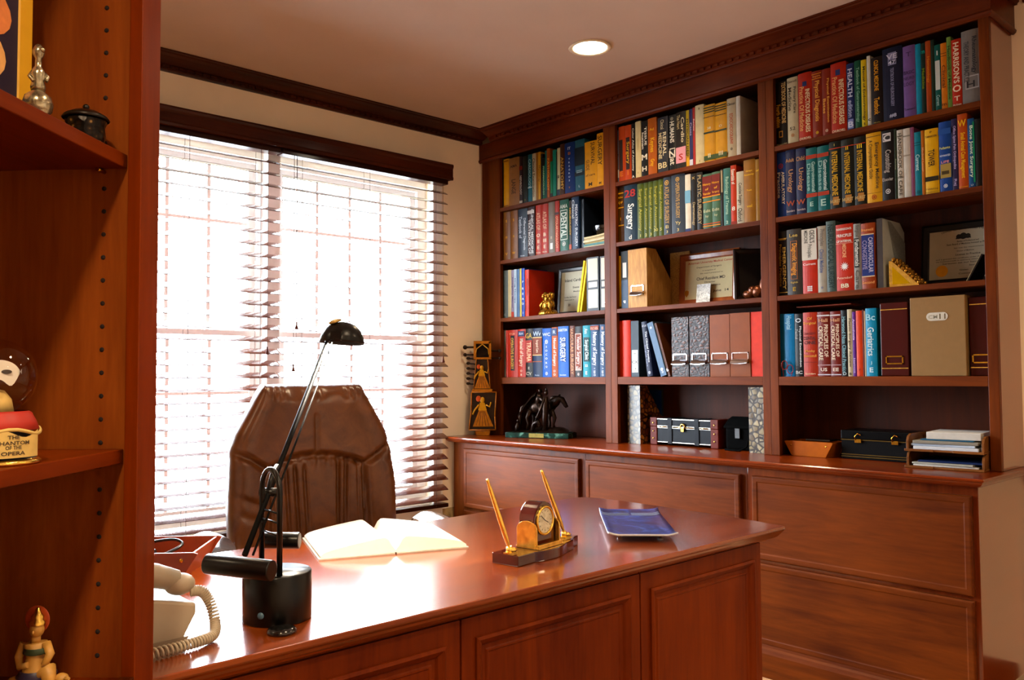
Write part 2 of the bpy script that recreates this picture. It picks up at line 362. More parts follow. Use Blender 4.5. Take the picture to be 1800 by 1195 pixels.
SKY = 48.0; LAMP = 46.0; EXPO = 0.45; CAN_W = [58, 30, 50, 42, 165, 30, 46]
BOOKS = '''
1 1 3.376 3.349 0.275 #2c3632|||slim dark green-grey book at the window end
1 1 3.3484 3.307 0.265 #c8921c||.02-.05:#8a5a10;.94-.97:#8a5a10|gold yellow book next to the tan one
1 1 3.3064 3.225 0.26 #8f6444|v:.25-.55:#3a2418:LANGE;h:.8-.86:#3a2418:AMA||thick tan book with faint brown lettering
1 1 3.224 3.2 0.256 #231114|v:.2-.6:#c9b8a8:NEPHROLOGY|.72-.8:#7a1a20;.03-.08:#b0a090|thin black book with a maroon dot on its spine
1 1 3.198 3.16 0.252 #1a1b14|h:.06-.1:#8a8c50:3||plain black book beside the teal one
1 1 3.158 3.128 0.254 #1f5a64|v:.3-.9:#9fc0c0:CARDIOLOGY|.3-.32:#c8d8d8|teal book before a cream paperback
1 1 3.126 3.099 0.253 #c9bfa4|v:.1-.9:#4a3a28:Clinical Examination||cream paperback with brown print between teal and tan
1 1 3.098 3.083 0.253 #94683c|||narrow tan book beside a gold one
1 1 3.0824 3.064 0.253 #c99a3c|v:.2-.9:#6a4a18:Physiology||narrow gold book with a ribbed edge
1 1 3.063 3.05 0.24 #15120f|||thin black book before the greens
1 1 3.0494 3.032 0.215 #1e5a40|v:.1-.8:#a8c8a8:PHARMACOLOGY|.82-.99:#12100e|green paperback with a black top
1 1 3.031 3.019 0.25 #1d6a62||.03-.18:#134038|narrow teal paperback with darker foot
1 1 3.0184 2.996 0.258 #96401f|v:.15-.8:#e0a060:PATHOLOGY||rust brown paperback between two greens
1 1 2.995 2.977 0.187 #2a6a48||.02-.12:#14120f|short green paperback beside rust brown
1 1 2.976 2.952 0.242 #1f7460|||bright green slim book leaning upright
1 1 2.951 2.945 0.23 #16130f|||very thin black booklet before cream
1 1 2.944 2.924 0.245 #cdc4a0|v:.2-.6:#2a2218:a|.02-.14:#1c2430|thin cream booklet with dark foot
1 1 2.923 2.892 0.26 #3d2416|v:.1-.75:#c8a060:ANATOMY||dark brown book with gold capitals
1 1 2.891 2.822 0.257 #142a5c|h:.1-.14:#c86030:Y;h:.24-.28:#dfe6ee:S;h:.31-.35:#dfe6ee:U;h:.38-.42:#dfe6ee:R;h:.45-.49:#dfe6ee:G;h:.52-.56:#dfe6ee:E;h:.59-.63:#dfe6ee:R;h:.66-.70:#dfe6ee:Y;h:.76-.82:#c86030:Ei;h:.86-.92:#dfe6ee:IT||thick navy book with stacked white letters
1 1 2.82 2.757 0.257 #2f5560|h:.08-.13:#c8d0d0:L;v:.36-.41:#a0b0b0:II|.5-.85:#11181c;.3-.38:#11181c|slate teal book with two black labels
1 1 2.756 2.677 0.233 #d9a010|v:.5-.97:#4a3606:SURVIVAL;v:.4-.62:#6a4e0a:GUIDE;h:.27-.33:#5a4208:of care;h:.06-.15:#2a2006:M||yellow book with large black title and M
1 1 2.676 2.632 0.26 #dba114|v:.4-.95:#4a3606:SURGERY;h:.05-.1:#2a2006:M||taller yellow book against the stile
1 2 3.376 3.354 0.262 #5f3a1c|||thin brown volume at the window end
1 2 3.352 3.298 0.261 #6b421d|h:.78-.84:#d8a04c:S;h:.45-.5:#d8a04c:III;h:.1-.16:#d8a04c:V||brown gold-stamped volume next to the thin one
1 2 3.296 3.239 0.26 #72471f|h:.78-.84:#d8a04c:S;h:.45-.5:#d8a04c:II;h:.1-.16:#d8a04c:W||brown gold-stamped volume beside the slate one
1 2 3.235 3.164 0.259 #1c2632|v:.15-.8:#c8ccd0:Differential Diagnosis;v:.4-.85:#c8ccd0:Textbook of;h:.02-.06:#c8ccd0:Mosby||slate black book titled in two white columns
1 2 3.161 3.11 0.26 #32191a|v:.05-.95:#e4e0dc:CLINICAL MEDICINE;v:.05-.75:#e4e0dc:TEXTBOOK OF|.86-.93:#d8d0c8|maroon black book crowded with white lettering
1 2 3.103 3.058 0.261 #a82a1e|v:.5-.85:#e0b090:ATLAS OF;h:.36-.44:#f0dcc0:O;h:.24-.32:#f0dcc0:II;h:.12-.2:#f0dcc0:E;h:.03-.07:#f0dcc0:Mosby||red atlas nearer the window of the pair
1 2 3.057 3.01 0.26 #a82a1e|v:.5-.85:#e0b090:ATLAS OF;h:.36-.44:#f0dcc0:B;h:.24-.32:#f0dcc0:III;h:.12-.2:#f0dcc0:E;h:.03-.07:#f0dcc0:Mosby||red atlas beside the taupe book
1 2 3.009 2.963 0.262 #75685c|h:.28-.34:#c8b8a0:II|.08-.2:#e8e6e0:.3-.7|taupe book with a white arched emblem
1 2 2.962 2.932 0.262 #a32a1c|v:.08-.7:#e8a080:OTOLARYNGOLOGY|.73-.78:#3a1410|slim red book beside the boxed green one
1 2 2.928 2.866 0.26 #23503f|v:.27-.75:#e0e8dc:DENTAL;h:.1-.2:#e8ece4:@;h:.83-.92:#cfd8cc:AMA|.22-.8:#dfe6da:.1-.9;.235-.785:#1f4a3a:.15-.85|dark green book with white boxed title
1 2 2.864 2.848 0.249 #241a10|v:.3-.85:#d0a858:NEUROLOGY|.02-.12:#b04028|thin black book with gold title
1 2 2.847 2.797 0.262 #1d2f4a|v:.05-.85:#dce4ec:PEDIATRIC SURGERY;v:.6-.95:#dce4ec:Clinical||navy book with two white title lines
1 3 3.374 3.321 0.258 #4d5149|h:.05-.1:#a0a49a:C||dull grey-green book at the window end
1 3 3.319 3.293 0.257 #c3b28c||.0-.02:#806040|thin cream paperback next to grey-green
1 3 3.2924 3.273 0.254 #8c7f90|v:.15-.9:#3c2c50:Emergency Manual|.0-.12:#b03828|pale mauve manual with red foot
1 3 3.272 3.251 0.256 #b9c4cc|v:.2-.9:#304868:Drug Therapy||thin pale blue paperback
1 3 3.25 3.228 0.255 #4a6484|||slim slate blue book
1 3 3.227 3.213 0.256 #c9b56c|||thin pale yellow booklet
1 3 3.212 3.189 0.255 #1f3f96|h:.06-.11:#e8ecf2:I;h:.25-.3:#e8ecf2:D;h:.35-.4:#e8ecf2:A;h:.45-.5:#e8ecf2:E;h:.56-.61:#e8ecf2:R;h:.7-.75:#e8ecf2:P||blue book with spaced white letters
1 4 3.376 3.364 0.254 #b4301e|||narrow red booklet at the window end
1 4 3.363 3.339 0.253 #6d6552|||narrow grey-green book near the window end
1 4 3.338 3.325 0.251 #b4301e|||thin red book before the black-labelled one
1 4 3.324 3.245 0.251 #a92a1a|v:.17-.83:#d0a060:OPERATIVE SURGERY;h:.9-.94:#e0a080:ATLAS|.14-.88:#150d0b:.35-.72|red book with tall black label
1 4 3.244 3.185 0.252 #b02c1c|v:.22-.8:#f0d8c0:Manual of Surgery;h:.11-.16:#f0d8c0:O;h:.03-.08:#f0d8c0:B;h:.88-.94:#c8d0e0:RH|.85-.96:#1f2c50:.1-.9|red surgery manual with small navy label
1 4 3.184 3.129 0.252 #1b1613|v:.32-.72:#f0c0a0:TRAUMA;h:.8-.93:#c0a060:GA;h:.16-.22:#c8c0b0:E;h:.04-.12:#c8c0b0:CV|.3-.76:#a23020:.08-.92|black book with red trauma label
1 4 3.1284 3.06 0.252 #1d2c48|v:.5-.76:#f0d8c0:Surgical Care;h:.84-.95:#c8d4e0:Wv;h:.02-.06:#c0ccd8:Mosby|.45-.82:#7a2c20;.44-.46:#d8b888;.8-.82:#d8b888;.31-.325:#b06040|navy book with brick label and gold rules
1 4 3.059 2.994 0.248 #205aa8|h:.84-.92:#e8f0f4:WC;h:.68-.78:#f0f4f8:@;h:.6-.65:#e8f0f4:S;h:.52-.57:#e8f0f4:O;h:.44-.49:#e8f0f4:C;h:.36-.41:#e8f0f4:O;h:.27-.32:#e8f0f4:R;h:.19-.24:#e8f0f4:Q;h:.04-.12:#f0f4f8:@|.16-.7:#d8e4ee:.28-.31|bright blue book with a column of white circles
1 4 2.992 2.949 0.251 #b04a44|v:.22-.78:#f8e0d8:Manual of Surgery;h:.1-.15:#f8e8e0:O;h:.03-.08:#f8e8e0:O;h:.87-.95:#d0d8e8:R|.83-.98:#24345c:.0-.9|rose red manual with navy top label
1 4 2.947 2.875 0.253 #2f5fae|v:.3-.78:#eef2f6:SURGERY;h:.9-.96:#e0e8f0:SABISTON;h:.03-.06:#e0e8f0:Saunders|.3-.78:#1c3c78:.4-.75|wide mid blue book titled in bold white
1 4 2.867 2.832 0.253 #5b2f22|v:.05-.95:#c09070:VASCULAR SURGERY||brown book with dense lettering
1 4 2.831 2.781 0.248 #2a2c2e|v:.25-.8:#e8d0c8:Vascular Surgery;h:.14-.22:#f0e0d8:Ec;h:.03-.09:#f0e0d8:@|.13-.86:#e8c8bc:.08-.92;.145-.845:#7c2c22:.16-.84|black book with a rounded brick label
1 4 2.779 2.728 0.25 #1f8a98|v:.33-.72:#dff0ee:Surgical Clinic;v:.84-.94:#e0f4f4:Am;h:.2-.25:#f0f8f8:22;h:.05-.12:#f0f8f8:E|.3-.77:#123034:.15-.85|turquoise book with black centre label
1 4 2.7274 2.673 0.251 #2c4768|v:.22-.86:#eef0f2:Mastery of Surgery;h:.15-.18:#eef0f2:C;h:.07-.13:#eef0f2:E;h:.02-.06:#eef0f2:O;h:.9-.97:#e0b8a8:FISCHER|.9-.98:#8a3028|slate blue surgery volume with red top label, beside turquoise
1 4 2.671 2.628 0.25 #2c4768|v:.22-.86:#eef0f2:Mastery of Surgery;h:.15-.18:#eef0f2:O;h:.07-.13:#eef0f2:E;h:.02-.06:#eef0f2:O;h:.9-.97:#e0b8a8:II||slate blue surgery volume against the stile
2 1 2.562 2.54 0.252 #56626c|v:.45-.6:#20262c:S|.1-.25:#c8c4b8|thin blue-grey book at the window end
2 1 2.539 2.502 0.262 #b5411f|h:.1-.2:#d08040:E|.2-.76:#2f1d10:.12-.7|vermilion book with dark label, nearer the window
2 1 2.501 2.464 0.26 #b5411f|v:.3-.7:#c8a050:Surgery;h:.1-.2:#d08040:I|.2-.78:#2f1d10:.2-.8|vermilion book with dark label, beside the black atlas
2 1 2.463 2.442 0.26 #17120f|v:.15-.92:#efe6d4:Color Atlas of Anatomy;h:.03-.08:#efe6d4:A||black book with white script title
2 1 2.439 2.407 0.264 #d3c39c|h:.08-.12:#806038:l|.5-.7:#c0ae84:.4-.6|plain cream book between two black ones
2 1 2.404 2.367 0.257 #16120f|v:.5-.95:#efe6d4:TISSUE;v:.5-.8:#efe6d4:human;h:.3-.42:#efe6d4:M;h:.1-.2:#efe6d4:H||black book with white capitals beside cream
2 1 2.366 2.317 0.261 #a94a20|h:.78-.83:#e8b860:Ad;v:.4-.65:#e8b860:Keynes;v:.15-.28:#e8b860:Gray|.0-.02:#5a2410|orange brown book with gold print
2 1 2.311 2.254 0.252 #2d2d33|v:.3-.72:#e0d4b8:RENAL;v:.25-.72:#d4c4a0:MEDICINE;v:.78-.95:#c8bca0:Clinical;h:.08-.2:#d4c4a0:BB||charcoal book titled in large pale letters
2 1 2.249 2.21 0.249 #12100f|v:.5-.88:#f0e8d8:HUMANS;h:.24-.38:#e8e0d0:N;v:.1-.22:#e8e0d0:at;h:.9-.97:#b0a898:@|.23-.4:#d8d0c0:.15-.9;.245-.385:#12100f:.22-.83|black book with a small boxed N
2 1 2.209 2.157 0.252 #241c14|v:.45-.9:#e8dcc0:Cardio;v:.7-.95:#c8b890:The Heart;h:.15-.28:#a83020:S|.1-.38:#dba0a8|dark brown book with pink picture block
2 1 2.156 2.14 0.251 #b9a23a|v:.1-.9:#2c2a16:PHYSICIAN DESK|.0-.2:#d8a840|thin yellow-green manual
2 1 2.139 2.122 0.252 #2c2c58|v:.5-.8:#c0b8d0:Cases|.02-.12:#d8d8e0|thin navy book before a pink one
2 1 2.1214 2.109 0.255 #a83440|v:.5-.9:#f0d0c8:Review||thin rose red book
2 1 2.108 2.064 0.259 #d6c8a4|h:.92-.96:#5a4a30:s;h:.04-.08:#5a4a30:I||wide cream book in gold stripes
2 1 2.063 2.008 0.248 #cf9c33|h:.57-.62:#f0e4c0:38;h:.08-.16:#f0e4c0:II|.86-.88:#26301c;.9-.92:#26301c;.94-.96:#26301c;.5-.53:#26301c;.04-.12:#3a4a26;.78-.79:#26301c|mustard volume with green bands, beside wide cream
2 1 2.007 1.95 0.243 #cf9c33|h:.57-.62:#f0e4c0:O;h:.08-.16:#f0e4c0:III|.86-.88:#26301c;.9-.92:#26301c;.94-.96:#26301c;.5-.53:#26301c;.04-.12:#3a4a26;.78-.79:#26301c|mustard volume with green bands, beside grey cream
2 1 1.9494 1.906 0.249 #b9ab92|v:.22-.74:#a83c20:ECHOCARDIOGRAPHY;h:.88-.93:#302820:Clinical;h:.12-.17:#201a14:@||grey cream book with red vertical title
2 1 1.905 1.886 0.25 #c9c2b6|||narrow white binder beside the glossy black book
2 2 2.552 2.516 0.264 #4a3013|h:.8-.84:#d8a850:Atlas;h:.7-.75:#d8a850:OF;h:.4-.46:#d8a850:1|.3-.32:#c89a48;.62-.64:#c89a48;.88-.9:#c89a48|brown gilt leather book at the window end
2 2 2.511 2.433 0.266 #182a38|v:.2-.66:#f4f4f0:Surgery;h:.78-.94:#a02838:28;h:.03-.12:#f0f0ec:d|.24-.62:#c8ccd0:.3-.32|black blue book with large white title
2 2 2.432 2.395 0.258 #4a5526|v:.15-.9:#a8a45a:Surgical Anatomy;h:.04-.1:#c8c07a:1||first from the window of five olive volumes
2 2 2.394 2.369 0.257 #4a5526|v:.15-.9:#a8a45a:Surgical Anatomy;h:.04-.1:#c8c07a:2||second from the window of five olive volumes
2 2 2.368 2.341 0.257 #4a5526|v:.15-.9:#a8a45a:Surgical Anatomy;h:.04-.1:#c8c07a:3||third from the window of five olive volumes
2 2 2.3404 2.311 0.257 #4a5526|v:.15-.9:#a8a45a:Surgical Anatomy;h:.1-.16:#c8c07a:30||fourth from the window of five olive volumes
2 2 2.3104 2.284 0.258 #4a5526|v:.3-.9:#a8a45a:Surgical Anatomy;h:.1-.16:#c8c07a:5||last of five olive volumes, beside slate
2 2 2.283 2.242 0.26 #3c424c|h:.86-.96:#c8a468:@;v:.2-.84:#b09468:ATLAS OF SURGERY;h:.12-.18:#d0c090:Ei;h:.04-.09:#d0c090:3||narrower slate book with gold crest
2 2 2.24 2.167 0.262 #3a4049|h:.88-.97:#c8a468:@;v:.26-.86:#b09468:OPERATIVE SURGERY;h:.14-.22:#d0c090:Yy;h:.04-.1:#d0c090:3||wider slate book with gold crest
2 2 2.166 2.137 0.253 #dcd6c8||.5-.72:#7fa8c0;.0-.06:#26305c|white book with pale blue label
2 2 2.135 2.108 0.251 #191512|h:.9-.95:#c8b080:X;v:.1-.5:#b0a080:Dermatology||black book beside the white one
2 2 2.106 2.075 0.251 #1a1613|v:.1-.95:#a89878:PLASTIC SURGERY||black book beside the banded volumes
2 2 2.074 2.029 0.236 #4f6a55|h:.78-.84:#e0a850:History;h:.7-.75:#e0a850:of;h:.62-.67:#e0a850:Vascular;h:.3-.36:#c0c0a0:Edit;h:.2-.26:#c0c0a0:by|.59-.96:#6a2413;.57-.59:#d89a40;.48-.5:#c88a3c;.04-.06:#c88a3c;.08-.1:#b05a30|maroon and green banded volume, nearer the window
2 2 2.0284 1.987 0.238 #4f6a55|h:.78-.84:#e0a850:History;h:.7-.75:#e0a850:of;h:.62-.67:#e0a850:Surgery;h:.3-.36:#c0c0a0:Edit;h:.2-.26:#c0c0a0:by|.59-.96:#6a2413;.57-.59:#d89a40;.48-.5:#c88a3c;.04-.06:#c88a3c;.08-.1:#b05a30|maroon and green banded volume beside thin black
2 2 1.9864 1.973 0.243 #201b17||.6-.98:#a89a80:.2-.8|thin black book with a pale strip
2 2 1.972 1.938 0.243 #47706a|v:.2-.85:#a8c4b0:Radiology of Trauma;h:.04-.1:#c0d4c0:2||grey teal book beside thin black
2 2 1.937 1.91 0.25 #b23a20|v:.68-.93:#f4e8d8:Essentials of;h:.24-.32:#f4e8d8:8|.0-.06:#8a2a18|red book with white upper title
2 2 1.9094 1.876 0.218 #bdb4a2|v:.35-.78:#4a4438:Concise Surgery;v:.05-.3:#4a4438:Oxford||short pale grey paperback
2 2 1.875 1.821 0.259 #8c6220|h:.8-.84:#e8c060:Greys;h:.74-.78:#e8c060:Anatomy;h:.5-.53:#e8c060:Text;h:.24-.29:#e8c060:vol||ochre book with gilt title
2 2 1.8204 1.801 0.254 #8a662e|h:.8-.84:#e8c060:of||narrow ochre book against the stile
3 1 1.73 1.675 0.26 #171310|v:.35-.98:#d8b884:TEXTBOOK OF MEDICINE;v:.3-.65:#c89a40:Fourth edition;h:.02-.05:#c8b890:Wyngaarden|.14-.24:#c89a58:.3-.6;.155-.225:#171310:.36-.54|black medicine book with brown title at the window end
3 1 1.674 1.629 0.263 #bdb094|h:.92-.96:#504438:Goroll;v:.45-.85:#40382c:Primary Care;v:.5-.85:#40382c:Medicine;h:.2-.26:#504438:52;h:.1-.16:#a85038:@||cream book with black primary care title
3 1 1.627 1.57 0.267 #a32c1a|v:.12-.75:#f0d8b0:INFECTIOUS DISEASES;v:.15-.8:#e0a878:Practice Of Medicine;h:.02-.06:#f0e0c0:CHURCHILL|.8-.87:#2a3058:.35-.65|wide red infectious diseases volume, beside cream
3 1 1.569 1.53 0.261 #7c2616|h:.9-.94:#d89a60:Sapira;v:.25-.85:#e0a868:Physical Diagnosis;h:.06-.11:#e8c060:@|.88-.89:#d09050;.95-.96:#d09050|brick brown book, nearer the window of the pair
3 1 1.529 1.495 0.259 #7c2616|v:.2-.85:#e0a868:Physical Examination;v:.3-.6:#e0a868:Bates;h:.06-.11:#e0c8b0:@||brick brown book beside wide red
3 1 1.494 1.434 0.269 #a52c1a|v:.12-.75:#f0d8b0:INFECTIOUS DISEASES;v:.15-.8:#e0a878:Practice Of Medicine;h:.02-.06:#f0e0c0:CHURCHILL|.82-.9:#2a3058:.35-.65|wide red infectious diseases volume, beside navy
3 1 1.432 1.404 0.253 #1f2850|v:.5-.92:#d8dce8:HEALTH;v:.2-.45:#b0b8d0:edition;h:.05-.15:#d8dce8:B|.03-.17:#8088b0:.15-.85|navy paperback with stacked white words
3 1 1.402 1.378 0.256 #1d4a34|v:.1-.9:#8ab098:Textbook of Gastroenterology||green book beside the yellow one
3 1 1.377 1.357 0.253 #cdb42a|v:.1-.9:#3a3820:Manual of Endocrinology;h:.04-.08:#3a3820:5||slim yellow book between green and white
3 1 1.355 1.342 0.262 #cdc8b8|h:.08-.12:#302a20:c||thin white book
3 1 1.341 1.298 0.249 #19120f|v:.5-.95:#d8a040:CLINICAL MEDICINE;v:.15-.4:#d8a040:Textbook;h:.02-.05:#a08850:Mosby||black book with gold clinical title
3 1 1.2974 1.227 0.268 #141629|h:.84-.92:#d0d0e0:VE;h:.77-.83:#e0e0f0:47;v:.2-.72:#9090a8:TEXTBOOK OF NEUROSURGERY;h:.05-.11:#c8c8d8:#8|.76-.93:#8888a0:.3-.72;.78-.83:#141629:.35-.68|very wide midnight blue book numbered 47
3 1 1.225 1.183 0.257 #6b5280|h:.85-.92:#3c2c50:T;h:.6-.66:#3c2c50:BASIC;h:.52-.58:#3c2c50:NEURO;h:.44-.5:#3c2c50:LOGY;h:.1-.14:#281c38:Townsend||purple book with dark lettering
3 1 1.182 1.164 0.254 #187f96|||cyan blank book beside purple
3 1 1.163 1.149 0.252 #14251c|v:.3-.7:#7a8c30:Medicine;h:.85-.9:#3a9a88:m||black green slim book
3 1 1.148 1.131 0.255 #9a3a1c|v:.3-.9:#d08850:Hematology||rust red slim book
3 1 1.13 1.119 0.254 #1b2a1c|||very dark green thin book
3 1 1.118 1.099 0.232 #1d5148|h:.84-.92:#d8e0d8:1;v:.08-.24:#a8c0b8:Current|.32-.76:#c8ccc4:.1-.9|dark teal book with white label
3 1 1.098 1.079 0.232 #c27a1c|v:.3-.7:#6a3c0c:Clinical;h:.06-.1:#6a3c0c:m|.84-.85:#6a3c0c;.8-.81:#6a3c0c|orange book with two dark rules
3 1 1.078 1.064 0.248 #6f8a4e|v:.1-.9:#283c20:Handbook of Medicine||tall light green paperback
3 1 1.063 1.032 0.233 #a8321e|v:.35-.95:#f0dcc0:HARRISON'S;h:.22-.34:#f0dcc0:O;h:.09-.17:#f0dcc0:T;h:.02-.05:#f0dcc0:McGraw||red book with white title and ring
3 1 1.031 0.975 0.251 #76706a|v:.4-.9:#2c2a2c:Rheumatology;v:.3-.85:#3a3838:THEORY AND PRACTICE;h:.22-.32:#2c2a2c:H|.2-.38:#a8a4a0:.2-.95;.215-.365:#76706a:.25-.9|grey boxed book against the stile
3 2 1.73 1.689 0.263 #2c4484|v:.2-.7:#f0ece0:AMBULATORY;v:.3-.7:#e0d8c8:Practice;h:.75-.84:#a03040:@||cobalt blue book with white title at the window end
3 2 1.687 1.646 0.262 #1f2240|v:.35-.7:#b08868:Urology;h:.8-.9:#b08868:Adult;h:.15-.24:#a04040:W;h:.06-.1:#b0a0a0:Saunders||navy book with tan print, nearer the window
3 2 1.643 1.602 0.26 #1f2240|v:.35-.7:#b08868:Urology;h:.8-.9:#b08868:Child;h:.15-.24:#a04040:W;h:.06-.1:#b0a0a0:Saunders||navy book with tan print, beside teal
3 2 1.6 1.556 0.252 #1e5c5c|v:.32-.78:#b0ccc0:Gastrointestinal;v:.32-.78:#90b4ac:Disease;h:.1-.18:#b0ccc0:E|.83-.89:#a03422;.24-.3:#a03422|teal book with two red bands, nearer the window
3 2 1.554 1.507 0.25 #1e5c5c|v:.32-.78:#d0e0d8:Gastrointestinal;v:.32-.78:#90b4ac:Disease;h:.08-.2:#b0ccc0:E|.83-.89:#a03422;.24-.3:#a03422|teal book with two red bands, beside black
3 2 1.506 1.461 0.257 #181a12|h:.93-.97:#c0b070:I;v:.2-.85:#d0a838:INTERNAL MEDICINE;h:.08-.16:#c8b080:HURST|.89-.9:#c04030;.06-.18:#a87848:.3-.8|black gold-lettered volume one, beside teal
3 2 1.459 1.411 0.256 #181a12|h:.84-.9:#e0c060:II;v:.2-.8:#d0a838:INTERNAL MEDICINE;h:.08-.16:#c8b080:HURST|.89-.9:#c04030;.06-.18:#a87848:.3-.8|black gold-lettered volume two of three
3 2 1.41 1.365 0.255 #181a12|h:.83-.9:#e8c860:III;v:.2-.8:#d0a838:INTERNAL MEDICINE;h:.08-.16:#c8b080:HURST|.89-.9:#c04030;.06-.18:#a87848:.3-.8|black gold-lettered volume three, beside yellow
3 2 1.364 1.309 0.258 #d9a630|v:.2-.85:#3c2c0c:Emergency Medicine;v:.35-.9:#5a4414:A Comprehensive Guide;h:.05-.13:#a83c18:@|.94-.95:#6a5018;.14-.145:#6a5018|wide yellow emergency medicine book
3 2 1.3084 1.264 0.256 #171412|h:.85-.95:#e8e4e0:C;v:.4-.72:#b8b0a8:Consulting;h:.28-.34:#b8b0a8:Elsevier;h:.1-.18:#e0dcd8:@|.84-.96:#d8d4d0:.15-.8;.86-.94:#302c2a:.2-.75|black book with white crest and globe
3 2 1.263 1.254 0.255 #26301f|v:.1-.9:#8a9078:Review||thin dark green book between black and white
3 2 1.253 1.232 0.248 #cfc8ba|v:.05-.95:#5a544a:HANDBOOK OF CARE|.3-.32:#8a8478;.9-.92:#8a8478|white book with dense grey lettering
3 2 1.231 1.207 0.248 #cdc6ba||.88-.9:#8a8478;.6-.62:#a09488|blank white book beside mauve
3 2 1.206 1.194 0.248 #7d4a60|||thin mauve book
3 2 1.193 1.171 0.227 #167380|v:.4-.65:#c8e4e4:Current;h:.04-.1:#0c4048:@|.83-.84:#0c4048;.79-.8:#0c4048|teal book with tiny white word
3 2 1.17 1.16 0.229 #b4552c|v:.2-.9:#e8b890:Medical Letter||thin orange paperback
3 2 1.158 1.113 0.228 #dcae14|h:.93-.97:#5a4406:P;h:.86-.91:#3a2c04:TARASCON;v:.42-.68:#3a2c04:TOWER;h:.06-.1:#8a6a08:Publishing|.2-.27:#2a2412;.03-.035:#5a4406|bright yellow book with black foot band
3 2 1.111 1.071 0.243 #24407c|h:.6-.66:#d8d890:Pediatrics;h:.5-.54:#e0e8f0:ADVANCED;h:.41-.45:#e0a0a0:LIFE;h:.06-.12:#f0f0f0:@|.2-.4:#a08c5a:.1-.95;.25-.3:#4a3c24:.2-.8;.82-.9:#30508c|blue book with picture panel
3 2 1.07 1.052 0.246 #2b2240|v:.3-.9:#b8a8c8:Office Spine Pain Orthopedics;v:.05-.18:#b8a8c8:Raj||aubergine slim book beside blue
3 2 1.05 1.02 0.257 #b0431a|v:.15-.75:#f0c060:Small Animal Case Management;h:.82-.95:#f0c060:W|.03-.035:#f0c060|orange red book with gold title
3 2 1.019 0.998 0.235 #21446c|v:.15-.9:#d8e8d0:Bone Joint Surgery;h:.03-.06:#d8e0e8:U|.08-.95:#2a7a54:.75-1|blue and green paperback beside orange red
3 2 0.997 0.979 0.229 #17140f|||black book in the shade of the stile
3 3 1.731 1.69 0.257 #1a1512|v:.1-.75:#c8a868:EMERGENCY;v:.15-.8:#a88448:Principles Practice;h:.86-.9:#c8a868:Rosen|.88-.89:#c8a868;.05-.06:#c8a868|black book with gilt rules at the window end
3 3 1.688 1.625 0.258 #37302a|h:.88-.94:#b09860:Lee;v:.3-.78:#d89848:Diagnostic Imaging;h:.06-.13:#b09040:E;h:.17-.21:#b09860:Eighth|.24-.82:#b8582c:.28-.72;.245-.815:#37302a:.31-.69|grey brown book with framed title
3 3 1.623 1.562 0.25 #b3261a|v:.78-.98:#2c2824:CECIL'S;v:.78-.98:#2c2824:MEDICINE;v:.56-.76:#5a544c:Principles;h:.44-.48:#f0d8d0:Current;h:.04-.13:#f0f0ec:#|.52-1:#d2cdc2|book white above and red below
3 3 1.561 1.526 0.255 #a49c8e|v:.3-.65:#505a7c:Clinical Medicine;v:.7-.95:#787068:Principles;h:.06-.1:#505a7c:@||pale grey book beside the white and red
3 3 1.525 1.488 0.269 #4a5650|v:.05-.95:#1c2c28:NEUROLOGICAL SURGERY||speckled dark green book
3 3 1.487 1.42 0.25 #b23220|h:.91-.95:#f4ece0:HARRISON'S;h:.8-.87:#f4ece0:PRINCIPLES;h:.72-.78:#f4ece0:OF INTERNAL;v:.5-.7:#f0b890:MEDICINE;h:.3-.46:#f0ece8:*;h:.05-.12:#f0e4c8:BB;h:.18-.22:#f0c0a8:Petersdorf|.71-.715:#f0c0a8|wide red book with white starburst
3 3 1.419 1.392 0.245 #8f8c84|v:.36-.76:#e0e0d8:Fundamentals;v:.02-.3:#605c54:Care;v:.8-.98:#605c54:Surgical|.34-.78:#121010:.1-.75|grey book with tall black label
3 3 1.391 1.339 0.242 #8f3518|h:.86-.95:#e0a070:Braunwald;v:.25-.78:#b8b4c8:CARDIOVASCULAR;v:.3-.74:#9890b0:CONGESTIVE;h:.08-.13:#e0a070:Second|.2-.82:#1d2a66:.06-.94;.185-.2:#d8c0a0:.04-.96;.82-.835:#d8c0a0:.04-.96|russet book with navy panel
3 4 1.731 1.711 0.247 #1f6a94|||plain sea blue book at the window end
3 4 1.71 1.663 0.245 #2377a8|v:.75-.97:#a8d0e4:Hospital||blue book behind red spectacles
3 4 1.661 1.628 0.243 #15191c|h:.86-.94:#d0d4d8:O;v:.15-.8:#e0e4e4:Physical Examination;h:.04-.1:#e0e4e4:BC;v:.6-.75:#a0a4a4:Practical||black book with white disc beside blue
3 4 1.626 1.568 0.246 #a63420|h:.88-.93:#e0a060:Of;h:.8-.86:#e0a060:Surgical;h:.65-.69:#5a1810:SURGERY;h:.57-.63:#3a100a:DENTAL;h:.5-.56:#3a100a:ONE;h:.37-.42:#e0a060:Mosby;h:.3-.35:#e0a060:Second;h:.03-.06:#e8c0a0:Saunders|.22-.225:#5a1810|brick orange book with black title lines
3 4 1.567 1.517 0.245 #6c261d|h:.84-.9:#d0a080:Hall;v:.3-.8:#e8d0b8:PRINCIPLES OF;v:.25-.78:#f0dcc4:CRITICAL CARE;h:.08-.14:#f0e0d0:US|.93-.95:#d8d0d0;.02-.035:#d8d0d8;.17-.18:#c0a0a0|maroon critical care volume beside brick orange
3 4 1.516 1.475 0.244 #6c261d|h:.84-.9:#d0a080:Hall;v:.3-.8:#e8d0b8:PRINCIPLES OF;v:.25-.78:#f0dcc4:CRITICAL CARE;h:.08-.14:#f0e0d0:EE|.93-.95:#d8d0d0;.02-.035:#d8d0d8;.17-.18:#c0a0a0|maroon critical care volume beside black
3 4 1.474 1.451 0.246 #17191c|v:.05-.9:#8ab0b8:Harwood Nuss Clinical Practice;h:.02-.07:#d0d8dc:D||black book with pale blue print
